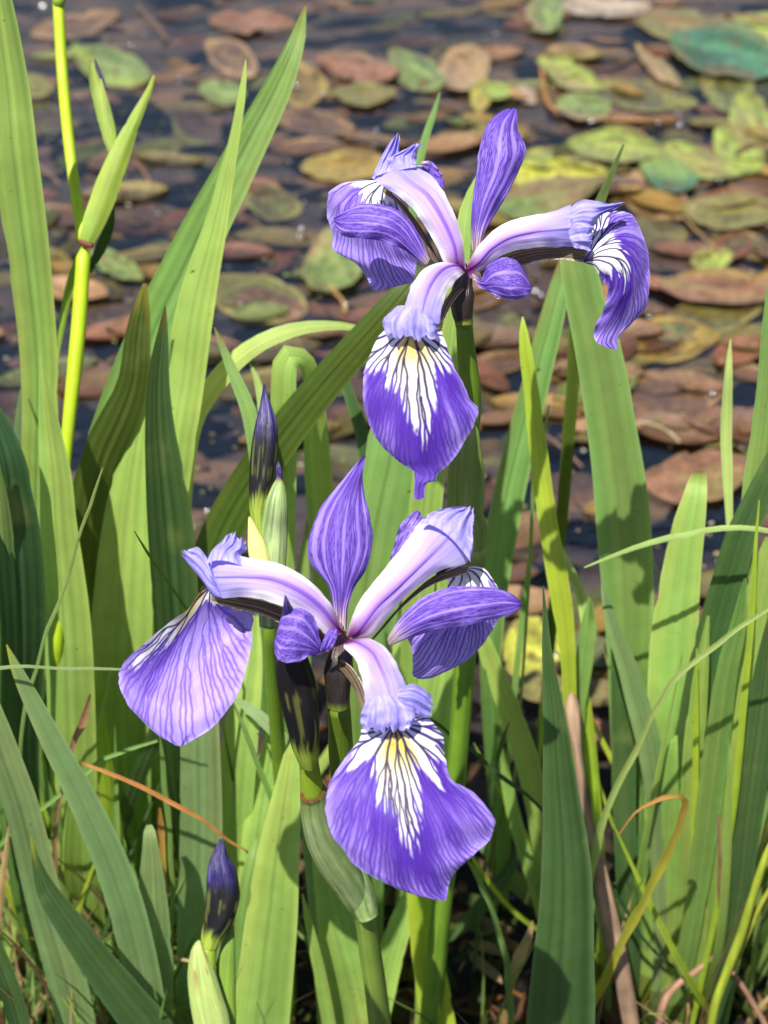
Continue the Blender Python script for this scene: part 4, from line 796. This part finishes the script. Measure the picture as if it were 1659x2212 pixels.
# ---------------- upper flower
ZU = .500
tU = thing('iris_flower_stalk', at_y(940, 2212, .40)*np.array([1, 1, 0]), 'taller iris flower, open violet bloom with a petal drooping far to the right', 'iris flower', 'open iris flowers')
fB = make_fall([(400, 440, 380, 420, 350, 405, .012, 0), (275, 398, 340, 410, 410, 470, .014, .002, .004), (170, 405, 290, 470, 445, 565, .012, .006), (97, 455, 268, 560, 475, 650, .012, .010), (92, 540, 278, 640, 492, 720, .014, .010),
                (112, 640, 295, 720, 492, 780, .018, .008), (122, 715, 310, 785, 487, 825, .020, .006), (205, 757, 330, 835, 470, 858, .023, .004), (262, 822, 345, 868, 425, 868, .025, .002), (290, 890, 318, 893, 345, 890, .027, 0)],
               ZU, fU, tU, 301, yel=.1, sig=.75, K=9, label='left fall, partly hidden by a smaller petal', pale=.25)
make_claw([(640, 790, 622, 790, 600, 780, .004, 0), (600, 770, 570, 760, 545, 740, .005, 0), (560, 690, 535, 680, 510, 670, .008, 0), (500, 590, 480, 580, 460, 575, .010, 0), (430, 500, 415, 495, 395, 490, .012, 0), (350, 430, 345, 440, 335, 450, .014, 0)][::-1], ZU, fU, fB, 302)
fC = make_fall([(1236, 765, 1250, 735, 1262, 702, -.004, 0), (1292, 790, 1320, 705, 1288, 610, -.005, .002, .010), (1322, 835, 1400, 715, 1335, 540, -.005, .003, .012), (1350, 880, 1452, 780, 1455, 545, -.003, .004, .010), (1346, 940, 1460, 870, 1530, 690, .000, .004, .008),
                (1322, 1000, 1440, 945, 1542, 830, .004, .004), (1300, 1045, 1415, 1010, 1525, 965, .008, .003), (1290, 1095, 1375, 1078, 1450, 1055, .012, .002), (1308, 1130, 1355, 1130, 1402, 1100, .014, 0), (1350, 1150, 1372, 1157, 1392, 1160, .015, 0)],
               ZU, fU, tU, 303, yel=.08, sig=.78, org=.02, K=13, n=280, label='right fall arching out and drooping', off=-.1)
make_claw([(1262, 702, 1250, 735, 1245, 768, -.004, 0), (1150, 695, 1150, 722, 1150, 752, -.004, 0), (1050, 697, 1050, 728, 1050, 762, -.003, 0), (950, 712, 960, 748, 965, 785, -.001, 0), (870, 740, 880, 775, 890, 800, .001, 0), (770, 800, 780, 820, 790, 845, .002, 0)], ZU, fU, fC, 304)
fA = make_fall([(430, 1020, 485, 1030, 560, 1035, -.022, .002), (335, 1082, 470, 1095, 607, 1082, -.030, .003), (287, 1170, 475, 1190, 637, 1165, -.036, .005), (252, 1270, 480, 1300, 682, 1275, -.040, .007), (248, 1385, 483, 1400, 730, 1378, -.042, .008),
                (262, 1460, 485, 1470, 764, 1432, -.042, .008), (290, 1530, 488, 1540, 742, 1515, -.041, .007), (336, 1595, 490, 1610, 703, 1590, -.039, .006), (385, 1640, 495, 1655, 668, 1635, -.037, .004), (430, 1675, 505, 1688, 628, 1680, -.035, .002),
                (478, 1706, 525, 1722, 586, 1720, -.034, .001), (482, 1735, 524, 1748, 576, 1748, -.034, .001), (483, 1752, 514, 1758, 542, 1758, -.034, .001), (482, 1785, 506, 1790, 529, 1785, -.033, 0), (480, 1828, 505, 1833, 528, 1822, -.032, 0)], ZU, fU, tU, 305, sig=1.0, org=.09, K=14, n=300, label='front fall hanging down with yellow and white flame and a narrow tail')
make_claw([(560, 1040, 600, 1030, 625, 1010, -.020, 0), (610, 960, 628, 960, 648, 960, -.012, 0), (645, 900, 662, 905, 680, 915, -.004, 0), (690, 860, 700, 870, 710, 885, 0, 0)], ZU, fU, fA, 306)
make_standard([(742, 712, 760, 712, 778, 706, .004, 0), (736, 610, 770, 612, 812, 610, .003, .001), (744, 480, 800, 500, 862, 520, .001, .003), (764, 350, 850, 380, 922, 415, -.001, .005), (776, 250, 875, 285, 984, 275, -.002, .005), (802, 168, 880, 205, 968, 205, -.001, .004), (845, 108, 892, 140, 945, 160, .001, .003), (895, 78, 920, 92, 945, 105, .003, .001), (922, 70, 932, 72, 940, 76, .004, 0)], ZU, fU, tU, 307, label='upright petal')
make_standard([(552, 752, 540, 772, 518, 778, -.004, 0), (512, 655, 478, 700, 450, 722, -.007, .002), (462, 578, 420, 630, 380, 688, -.010, .003), (400, 528, 350, 590, 300, 664, -.011, .004), (322, 504, 270, 580, 222, 660, -.010, .004), (242, 506, 192, 578, 162, 648, -.008, .003), (170, 534, 146, 578, 131, 614, -.006, .001), (118, 566, 119, 575, 122, 584, -.005, 0)], ZU, fU, tU, 308, label='smaller petal lying over the left fall', basep=.12)
make_standard([(742, 818, 750, 850, 764, 876, -.006, 0), (786, 836, 800, 865, 812, 896, -.009, .001), (812, 782, 845, 850, 862, 922, -.012, .003), (878, 746, 905, 850, 920, 933, -.013, .004), (948, 766, 962, 850, 975, 922, -.012, .003), (986, 828, 992, 868, 998, 908, -.010, .001), (1008, 880, 1009, 884, 1010, 888, -.009, 0)], ZU, fU, tU, 309, label='small petal below the right style arm', basep=.15)
aB = make_arm([(700, 800, 706, 800, 714, 795, -.004, 0), (625, 775, 675, 760, 712, 752, -.007, .003), (585, 700, 655, 680, 700, 662, -.009, .004), (520, 590, 602, 568, 668, 552, -.010, .005), (440, 492, 535, 462, 620, 450, -.008, .005), (352, 430, 452, 400, 560, 376, -.004, .004), (290, 386, 390, 348, 488, 335, .000, .003)], ZU, fU, tU, 311, label='style arm rising to the upper left')
make_crest([(290, 386, 345, 365, 410, 350, .000, .001), (318, 325, 360, 320, 408, 318, .001, .001), (352, 258, 385, 260, 412, 272, .001, .002), (388, 205, 402, 202, 420, 206, .002, 0)], ZU, fU, aB, 312)
make_crest([(385, 360, 440, 345, 490, 338, -.001, .001), (360, 300, 430, 290, 492, 300, .000, .001), (405, 275, 450, 270, 495, 262, .001, .001), (440, 262, 480, 240, 522, 235, .002, 0)], ZU, fU, aB, 313)
make_standard([(478, 345, 500, 330, 520, 310, .012, 0), (500, 352, 530, 335, 562, 312, .013, .001), (535, 370, 560, 360, 592, 348, .014, .001), (580, 420, 600, 405, 610, 385, .014, 0), (612, 434, 616, 432, 618, 428, .014, 0)], ZU, fU, tU, 314, n=50, m=40, label='dark veined rim showing behind the upper left style arm')
aC = make_arm([(716, 772, 722, 800, 735, 838, -.004, 0), (752, 715, 775, 760, 800, 790, -.008, .003), (805, 655, 830, 700, 860, 738, -.012, .004), (885, 592, 912, 650, 940, 706, -.015, .005), (985, 558, 1010, 625, 1035, 697, -.016, .005), (1090, 542, 1105, 615, 1122, 694, -.014, .005), (1185, 512, 1192, 605, 1205, 700, -.011, .004)], ZU, fU, tU, 315, label='style arm reaching right')
make_crest([(1175, 590, 1180, 650, 1200, 700, -.012, .001), (1200, 560, 1230, 640, 1235, 705, -.014, .002), (1240, 560, 1262, 640, 1270, 716, -.013, .003), (1275, 570, 1284, 640, 1278, 712, -.010, .002)], ZU, fU, aC, 316)
make_crest([(1178, 525, 1180, 565, 1178, 612, -.012, .001), (1240, 483, 1245, 550, 1240, 620, -.014, .002), (1300, 490, 1290, 550, 1265, 640, -.014, .003), (1360, 500, 1335, 530, 1300, 570, -.010, .002), (1415, 494, 1412, 505, 1405, 517, -.006, 0)], ZU, fU, aC, 317)
aA = make_arm([(712, 812, 705, 800, 690, 788, -.005, 0), (704, 818, 672, 785, 632, 764, -.010, .002, .003), (668, 848, 610, 805, 545, 788, -.017, .004), (632, 905, 560, 865, 492, 832, -.024, .005), (606, 978, 528, 945, 454, 902, -.030, .005), (590, 1045, 515, 1015, 432, 972, -.034, .004)], ZU, fU, tU, 318, label='style arm pointing towards the viewer')
make_crest([(560, 1010, 485, 968, 404, 962, -.036, .002), (582, 1040, 470, 1010, 352, 1012, -.039, .003), (588, 1075, 465, 1060, 330, 1044, -.040, .004), (585, 1100, 470, 1102, 345, 1085, -.039, .003)], ZU, fU, aA, 319)
tube('ovary', bez(fU, [(712, 775, 40), (706, 840, 70), (700, 890, 95), (698, 930, 108), (700, 985, 98), (706, 1030, 82), (708, 1062, 74)], ZU, [.006, .004, .003, .003, .004, .005, .005]), lambda th, v: mixc(mixc(np.ones(th.shape+(3,))*np.array([.02, .014, .012]), [.14, .02, .10], ss(.4, 0, v)), [.13, .17, .02], ss(.82, 1, v)+.3*ss(.3, .6, noise2(th*4, v, 3, 3, 5))), M_BUD, tU, bumpy=.05)
tube('stem', bezY([(*fU(707, 1045), 36), (*fU(712, 1120), 38), (*fU(722, 1220), 42), (*fU(736, 1330), 43), (*fU(742, 1430), 39), (*fU(735, 1530), 36), (*fU(725, 1650), 34)], .446, .446), stem_col((.13, .22, .012), (.15, .26, .02), seed=2), M_STEM, tU)
tube('spathe', bezY([(*fU(735, 1470), 14), (*fU(728, 1530), 44), (*fU(720, 1600), 62), (*fU(715, 1700), 77), (*fU(715, 1800), 82), (*fU(715, 1900), 76), (1022, 1140, 62), (1022, 1180, 54), (1020, 1216, 50)], .443, .438),
     lambda th, v: mixc(mixc(np.ones(th.shape+(3,))*np.array([.20, .30, .05])*(1+.25*noise2(th*4, v, 4, 1.2, 8))[..., None], [.40, .42, .18], .5*ss(.2, .8, noise2(th*3, v, 2, 2, 9))), [.12, .05, .02], np.exp(-((((th+.9) % (2*math.pi))-3.6-1.2*v)/.07)**2)*.9*(v < .6)), M_STEM, tU, flat=.7, m=40, n=70)
tube('stem', bezY([(1022, 1195, 42), (1012, 1330, 46), (1003, 1450, 45), (990, 1620, 44), (975, 1780, 44), (955, 1950, 44), (940, 2100, 46), (925, 2260, 48)], .438, .405)+[[*(at_y(918, 2500, .40)), .010], [*(at_y(915, 2800, .395)), .010]], stem_col((.14, .26, .02), (.17, .30, .03), wax=.55, seed=5), M_STEM, tU, n=80, m=24)
tube('node', bezY([(1024, 1180, 50), (1023, 1200, 58), (1020, 1222, 54)], .438, .438), stem_col((.30, .40, .08), (.10, .08, .03), seed=6), M_STEM, tU, n=14)

# ---------------- lower flower
ZL = .480
tL = thing('iris_flower_stalk', at_y(820, 2212, .38)*np.array([1, 1, 0]), 'lower open iris flower with a wide front petal, dark closed bud beside its stem', 'iris flower', 'open iris flowers')
gL = make_fall([(400, 562, 432, 585, 470, 612, .006, 0), (352, 635, 398, 655, 515, 650, .010, -.004, .006), (272, 700, 362, 738, 574, 655, .012, -.009, .006), (192, 768, 335, 830, 582, 735, .012, -.010, .002), (120, 838, 318, 915, 562, 830, .008, -.006, -.002),
                (92, 890, 310, 985, 532, 922, .003, -.002, .001), (114, 970, 308, 1040, 482, 1010, .001, .001), (170, 1040, 308, 1085, 425, 1075, .001, .001), (240, 1102, 310, 1115, 375, 1108, .002, 0), (296, 1133, 315, 1138, 334, 1132, .003, 0)], ZL, fL, tL, 401, vk=.62, sig=1.45, org=0.0, K=11, th0=-.62, oneside=True, label='left fall spreading out and down', off=-.05, pale=.25)
make_claw([(440, 580, 430, 605, 440, 622, .003, 0), (520, 600, 520, 622, 522, 645, .003, 0), (600, 612, 600, 640, 600, 664, .003, 0), (680, 640, 675, 668, 670, 692, .003, 0), (800, 700, 795, 720, 790, 740, .003, 0)], ZL, fL, gL, 402)
gR = make_fall([(1250, 520, 1300, 495, 1340, 487, .010, 0), (1285, 540, 1350, 515, 1410, 500, .010, .002), (1270, 580, 1360, 560, 1455, 560, .009, .004), (1200, 640, 1340, 635, 1480, 610, .009, .005), (1132, 720, 1310, 720, 1462, 672, .011, .005), (1150, 790, 1290, 782, 1440, 722, .014, .004), (1152, 850, 1262, 842, 1395, 785, .017, .003), (1155, 884, 1220, 882, 1330, 842, .020, .001), (1170, 893, 1195, 897, 1232, 890, .022, 0)], ZL, fL, tL, 403, yel=.1, sig=.7, K=9, label='right fall, mostly behind a smaller petal', pale=.6)
make_claw([(1360, 488, 1350, 500, 1350, 515, .006, 0), (1240, 520, 1225, 545, 1220, 560, .004, 0), (1150, 590, 1135, 612, 1120, 635, .002, 0), (1075, 670, 1060, 695, 1045, 720, 0, 0), (1020, 735, 1005, 755, 1000, 770, 0, 0)], ZL, fL, gR, 404)
make_standard([(1072, 470, 1085, 475, 1100, 468, .012, 0), (1085, 420, 1110, 410, 1140, 420, .012, 0), (1105, 350, 1140, 350, 1180, 370, .012, 0), (1150, 300, 1170, 300, 1190, 320, .013, 0), (1168, 290, 1176, 291, 1186, 300, .013, 0)], ZL, fL, tL, 405, n=50, m=40, pale=.5, label='pale veined rim showing behind the right style arm', basep=.05)
gF = make_fall([(1010, 1020, 1080, 1030, 1150, 1010, -.016, .001), (972, 1072, 1080, 1078, 1205, 1035, -.024, .003), (955, 1125, 1085, 1140, 1258, 1095, -.030, .005), (900, 1190, 1095, 1212, 1266, 1180, -.034, .006), (856, 1268, 1110, 1290, 1290, 1258, -.037, .007), (843, 1345, 1125, 1368, 1390, 1318, -.039, .008), (853, 1422, 1140, 1440, 1442, 1390, -.040, .009, .008),
                (895, 1508, 1155, 1520, 1432, 1470, -.039, .007), (950, 1570, 1172, 1582, 1375, 1530, -.037, .005, .002), (1030, 1620, 1192, 1636, 1312, 1590, -.034, .003, .001), (1120, 1660, 1215, 1675, 1285, 1640, -.032, .001), (1205, 1684, 1242, 1692, 1272, 1694, -.031, 0)], ZL, fL, tL, 406, sig=.98, org=.10, K=15, n=300, m=230, label='wide front fall with yellow and white flame', off=.03)
make_claw([(965, 1000, 985, 1000, 1000, 1000, -.014, 0), (940, 930, 958, 925, 975, 920, -.010, 0), (900, 870, 920, 862, 935, 855, -.005, 0), (870, 850, 885, 835, 895, 825, -.001, 0)], ZL, fL, gF, 407)
make_standard([(868, 720, 892, 722, 918, 715, .006, 0), (866, 640, 892, 650, 922, 640, .006, .001), (848, 560, 895, 575, 945, 565, .004, .003), (792, 480, 892, 500, 985, 500, .002, .005), (774, 410, 895, 425, 1012, 410, .001, .006), (802, 320, 900, 340, 1003, 320, .001, .005), (852, 240, 915, 260, 982, 245, .002, .004), (905, 175, 940, 195, 972, 180, .004, .002), (958, 112, 970, 118, 982, 110, .006, 0), (980, 91, 982, 92, 985, 93, .007, 0)], ZL, fL, tL, 408, n=130, m=90, label='upright pointed petal')
make_standard([(1062, 752, 1066, 766, 1072, 778, -.004, 0), (1100, 688, 1115, 725, 1140, 750, -.007, .002), (1180, 610, 1205, 670, 1225, 722, -.010, .004), (1275, 568, 1300, 640, 1320, 706, -.012, .004), (1370, 561, 1390, 625, 1410, 690, -.011, .003), (1455, 571, 1465, 615, 1478, 672, -.009, .002), (1515, 592, 1520, 620, 1528, 648, -.008, 0), (1545, 618, 1546, 624, 1544, 632, -.007, 0)], ZL, fL, tL, 409, label='petal reaching right over the right fall', basep=.25)
sp = make_standard([(835, 790, 832, 800, 828, 808, -.010, 0), (822, 760, 815, 785, 790, 812, -.014, .001), (812, 700, 770, 750, 750, 832, -.018, .003), (780, 655, 730, 730, 700, 838, -.020, .003), (735, 640, 695, 725, 668, 825, -.019, .002), (692, 655, 672, 720, 656, 795, -.017, .001), (672, 700, 663, 735, 654, 765, -.016, 0)], ZL, fL, tL, 410, label='small curled petal in front of the dark bud', basep=.06)
make_standard([(815, 810, 822, 802, 832, 795, -.012, 0), (820, 800, 838, 785, 850, 795, -.016, .001), (830, 760, 850, 755, 872, 770, -.018, .002), (850, 722, 868, 725, 884, 735, -.016, .001), (868, 713, 876, 714, 883, 720, -.015, 0)], ZL, fL, tL, 411, n=50, m=36, basep=.05, label='tiny curled petal lobe at the flower centre')
bL = make_arm([(895, 735, 900, 728, 900, 716, -.004, 0), (855, 742, 872, 700, 880, 662, -.008, .003), (790, 695, 818, 635, 845, 608, -.012, .004), (715, 648, 742, 580, 775, 538, -.015, .004), (625, 613, 650, 540, 680, 487, -.015, .004), (540, 600, 545, 530, 570, 464, -.012, .004), (470, 608, 465, 530, 470, 440, -.009, .004), (430, 600, 424, 530, 425, 450, -.006, .003)], ZL, fL, tL, 412, label='style arm reaching left')
make_crest([(470, 605, 450, 570, 445, 540, -.008, .001), (432, 590, 425, 540, 428, 490, -.010, .002), (398, 545, 392, 492, 402, 442, -.008, .002), (362, 500, 358, 462, 378, 420, -.005, .002), (326, 455, 328, 440, 350, 425, -.002, .001)], ZL, fL, bL, 413)
make_crest([(415, 480, 475, 470, 560, 500, -.011, .001), (430, 435, 480, 435, 535, 455, -.010, .003), (462, 405, 505, 412, 556, 430, -.008, .003), (482, 380, 512, 374, 552, 402, -.004, .001)], ZL, fL, bL, 414)
bR = make_arm([(915, 740, 925, 745, 940, 752, -.004, 0), (928, 690, 965, 712, 1005, 742, -.008, .003), (975, 590, 1030, 625, 1075, 655, -.011, .004), (1045, 505, 1110, 548, 1160, 570, -.012, .005), (1112, 425, 1190, 470, 1255, 505, -.011, .006), (1160, 355, 1255, 400, 1335, 486, -.008, .006), (1215, 300, 1295, 350, 1368, 440, -.005, .005), (1280, 281, 1335, 315, 1374, 360, -.002, .003)], ZL, fL, tL, 415, label='style arm rising to the upper right')
make_crest([(1180, 335, 1270, 370, 1362, 475, -.010, .002), (1215, 300, 1290, 330, 1368, 420, -.008, .002), (1270, 283, 1320, 300, 1372, 350, -.005, .002), (1330, 278, 1350, 282, 1379, 290, -.002, 0)], ZL, fL, bR, 416)
bF = make_arm([(905, 770, 920, 760, 945, 748, -.006, 0), (908, 785, 955, 765, 1000, 748, -.012, .003), (948, 830, 1005, 800, 1062, 785, -.019, .004), (968, 890, 1035, 855, 1096, 838, -.025, .005), (982, 955, 1060, 915, 1125, 898, -.029, .005), (990, 1010, 1080, 985, 1150, 965, -.031, .004)], ZL, fL, tL, 417, label='style arm pointing towards the viewer')
make_crest([(985, 975, 1050, 955, 1120, 975, -.034, .002), (972, 1010, 1060, 1000, 1155, 1005, -.036, .003), (966, 1045, 1060, 1050, 1160, 1045, -.036, .003), (975, 1078, 1060, 1080, 1150, 1072, -.034, .002)], ZL, fL, bF, 418)
make_crest([(1105, 935, 1100, 960, 1130, 990, -.031, .001), (1150, 915, 1150, 960, 1160, 1010, -.031, .003), (1195, 935, 1190, 980, 1175, 1030, -.029, .003), (1216, 965, 1220, 1000, 1205, 1036, -.027, .002)], ZL, fL, bF, 419)
tube('ovary', bez(fL, [(905, 725, 40), (900, 770, 62), (893, 820, 92), (888, 870, 104), (886, 920, 94), (888, 965, 84), (890, 1005, 80)], ZL, [.006, .004, .003, .003, .004, .005, .006]), lambda th, v: mixc(mixc(np.ones(th.shape+(3,))*np.array([.018, .013, .012]), [.12, .03, .06], ss(.4, 0, v)), [.10, .14, .02], ss(.85, 1, v)+.3*ss(.3, .6, noise2(th*4, v, 3, 3, 6))), M_BUD, tL, bumpy=.05)
tube('stem', bezY([(*fL(888, 985), 49), (*fL(892, 1060), 51), (*fL(896, 1160), 54), (*fL(905, 1280), 50), (*fL(930, 1420), 48), (*fL(950, 1540), 46)], .352, .358), stem_col((.10, .17, .012), (.15, .26, .02), seed=12), M_STEM, tL)
K = bez(fL, [(694, 592, 4), (700, 625, 24), (706, 680, 60), (715, 760, 96), (722, 840, 124), (738, 920, 136), (752, 1000, 128), (765, 1080, 112), (768, 1130, 98), (775, 1170, 80), (784, 1212, 62)], ZL, [-.019, -.019, -.012, -.005, .001, .006, .009, .013, .017, .020, .024])
tube('dark_bud', K, bud_col(.26, .84, 14), M_BUD, tL, bumpy=.07, n=90, m=44, label='dark closed bud between the left and front petals')
tube('bud_stalk', bezY([(*fL(783, 1190), 38), (*fL(788, 1260), 46), (*fL(795, 1305), 52), (*fL(802, 1350), 44)], .3455, .3470), stem_col((.22, .33, .02), (.24, .36, .03), seed=13), M_STEM, tL, n=20)
def spathe_col(seed, rim=True):
    def f(th, v):
        c = np.ones(th.shape+(3,))*np.array([.24, .34, .11])*(1+.30*noise2(th*7, v, 4, 1.2, seed)+.15*noise2(th*3, v, 3, 18, seed+5))[..., None]
        c = mixc(c, [.46, .50, .30], .55*ss(.1, .8, noise2(th*2, v, 2, 4, seed+1)))
        c = mixc(c, [.09, .17, .07], .6*ss(.2, .8, noise2(th*3, v, 2, 3, seed+2)))
        if rim: c = mixc(c, [.20, .09, .03], ss(.035, .01, v+.008*noise2(th*4, v*0, 3, 1, seed)))
        return c
    return f
tube('spathe', bezY([(*fL(793, 1300), 58), (*fL(800, 1318), 63), (*fL(815, 1400), 73), (*fL(840, 1480), 80), (*fL(880, 1560), 79), (*fL(925, 1630), 73), (*fL(960, 1690), 67), (*fL(985, 1740), 50)], .344, .356), spathe_col(15), M_STEM, tL, n=70, m=40, flat=.75, open_top=True)
tube('bract', bezY([(*fL(945, 1560), 24), (*fL(955, 1620), 52), (*fL(975, 1690), 59), (*fL(990, 1740), 50), (*fL(1000, 1765), 42)], .356, .350), spathe_col(16), M_STEM, tL, n=40, m=30, flat=.7)
tube('stem', bezY([(776, 1925, 46), (790, 1990, 46), (800, 2060, 48), (812, 2140, 48), (822, 2240, 50)], .355, .360)+[[*at_y(826, 2500, .36), .0095], [*at_y(828, 3000, .36), .0095]], stem_col((.20, .30, .05), (.17, .29, .04), wax=.5, seed=17), M_STEM, tL, n=60, m=24)

# ---------------- tall closed bud
ZB = .50
tB = thing('iris_bud_stalk', at_y(600, 2300, .40)*np.array([1, 1, 0]), 'tall closed iris bud, violet-black and pointed, above the left style arm', 'iris bud')
tube('bud', bez(ident, [(571, 828, 3), (571, 850, 12), (573, 880, 28), (574, 920, 46), (573, 950, 54), (569, 990, 54), (564, 1040, 50), (560, 1075, 42), (558, 1100, 36), (560, 1130, 30), (565, 1160, 26)], ZB), bud_col(.30, .76, 24), M_BUD, tB, n=90, m=48, bumpy=.08)
tube('spathe', bez(ident, [(603, 1030, 6), (602, 1050, 28), (597, 1090, 50), (592, 1140, 60), (588, 1200, 62), (585, 1280, 56), (583, 1360, 44)], ZB, [-.003]*3+[0, 0, 0, 0]), spathe_col(25), M_STEM, tB, n=60, m=36, flat=.8)
tube('bract', bez(ident, [(538, 1115, 4), (545, 1140, 20), (555, 1180, 40), (565, 1230, 46), (570, 1300, 40)], ZB, [-.004]*5), lambda th, v: np.ones(th.shape+(3,))*np.array([.52, .55, .18])*(1+.15*noise2(th*3, v, 3, 2, 4))[..., None], M_STEM, tB, n=40, m=24, flat=.6)
tube('bud_tip', bez(ident, [(600, 995, 3), (602, 1012, 12), (603, 1035, 16), (602, 1055, 14)], ZB, [-.002]*4), bud_col(.9, 1.2, 26), M_BUD, tB, n=20, m=16)
tube('stem', bezY([(584, 1340, 32), (590, 1450, 32), (600, 1600, 32), (612, 1750, 32), (618, 1950, 34), (622, 2240, 34)], .415, .452)+[[*(at_y(624, 2400, .455)*np.array([1, 1, 0])-np.array([0, 0, .03])), .007]], stem_col((.15, .26, .02), seed=27), M_STEM, tB, n=50)
# ---------------- low closed bud
ZC = .445
tC = thing('iris_bud_stalk', at_y(455, 2300, .37)*np.array([1, 1, 0]), 'lowest closed iris bud, blue-black and plump, near the bottom edge', 'iris bud')
tube('bud', bez(ident, [(477, 1811, 4), (476, 1830, 22), (474, 1855, 42), (478, 1890, 62), (482, 1925, 70), (478, 1965, 68), (470, 1995, 58), (460, 2018, 48), (455, 2035, 40), (452, 2050, 34)], ZC), bud_col(.36, .86, 34), M_BUD, tC, n=90, m=48, bumpy=.08)
tube('bud_stalk', bez(ident, [(453, 2040, 32), (450, 2080, 34), (452, 2130, 38)], ZC), stem_col((.24, .34, .03), seed=33), M_STEM, tC, n=14)
tube('spathe', bez(ident, [(430, 2030, 6), (428, 2052, 30), (434, 2100, 58), (446, 2160, 72), (458, 2210, 78), (470, 2300, 70)], ZC, [-.002]*6), lambda th, v: mixc(np.ones(th.shape+(3,))*np.array([.33, .43, .12])*(1+.34*noise2(th*7, v, 5, 1.2, 35))[..., None], [.25, .07, .03], .8*ss(.5, .9, noise2(th*2, v, 3, 8, 36))*ss(.5, .2, v)), M_STEM, tC, n=60, m=40, flat=.7)
tube('inner_spathe', bez(ident, [(500, 1990, 4), (496, 2030, 22), (488, 2080, 40), (484, 2140, 50), (482, 2220, 56), (480, 2300, 56)], ZC, [.004]*6), stem_col((.13, .22, .03), (.2, .32, .03), seed=38), M_STEM, tC, n=40, m=24, flat=.6)
tube('stem', bezY([(470, 2200, 50), (474, 2400, 44), (478, 2800, 50), (480, 3300, 55)], .262, .27), stem_col((.15, .26, .02), seed=39), M_STEM, tC, n=14)

# ---------------- yellow-green forked stalk at the left
ZS = .66
tS = thing('budding_stalk', at_y(140, 1900, .52)*np.array([1, 1, 0]), 'bright yellow-green iris stalk with forked bracts rising at the upper left', 'iris stalk')
yg = (.40, .56, .012)
tube('stem', bez(ident, [(122, -60, 26), (126, 0, 25), (134, 150, 24), (148, 300, 24), (165, 430, 24), (178, 500, 28), (184, 528, 32)], ZS, [.02]*3+[.01, .005, 0, 0]), stem_col(yg, seed=41), M_STEM, tS, n=50)
tube('stem', bez(ident, [(184, 520, 32), (180, 560, 31), (172, 680, 32), (162, 790, 32), (150, 900, 28), (140, 1010, 26), (130, 1200, 26), (125, 1400, 26)], ZS, [0]*8)+[[*(at_y(122, 1750, .54)*np.array([1, 1, 0])-np.array([0, 0, .03])), .008]], stem_col(yg, (.3, .45, .02), seed=42), M_STEM, tS, n=60)
tube('node', bez(ident, [(171, 521, 12), (184, 526, 15), (203, 532, 12)], ZS, [-.004]*3), stem_col((.16, .03, .02), seed=43), M_STEM, tS, n=12)
def bract(pts, z, col, seed, **kw):
    K = bez(ident, pts, z); blade_world('bract', K, col, tS, seed=seed, n=40, m=11, fold=.5, **kw)
bract([(333, 163, 5), (320, 200, 14), (290, 262, 27), (258, 335, 44), (226, 420, 52), (203, 480, 46), (186, 522, 32)], ZS-.004, (.36, .50, .07), 44)
bract([(196, 130, 4), (203, 170, 22), (218, 220, 32), (233, 275, 34), (243, 325, 22)], ZS+.002, (.36, .48, .10), 45, tipcol=None)
bract([(205, 128, 3), (216, 165, 14), (228, 195, 10)], ZS+.004, (.05, .04, .09), 46)
bract([(218, 170, 3), (228, 230, 18), (240, 290, 20), (246, 320, 10)], ZS-.001, (.38, .50, .10), 47)
bract([(246, 450, 5), (236, 490, 20), (220, 530, 24), (202, 568, 16), (196, 590, 4)], ZS+.005, (.04, .09, .01), 48)
bract([(125, 775, 3), (134, 700, 14), (150, 620, 18), (166, 565, 14), (178, 535, 8)], ZS+.003, (.22, .38, .02), 49)
tube('node', bez(ident, [(118, -6, 18), (128, 2, 30), (140, 8, 18)], ZS, [.018]*3), stem_col((.2, .3, .03), seed=50), M_STEM, tS, n=10)
# the same fork hidden-side seed pod tip near the dark central tip
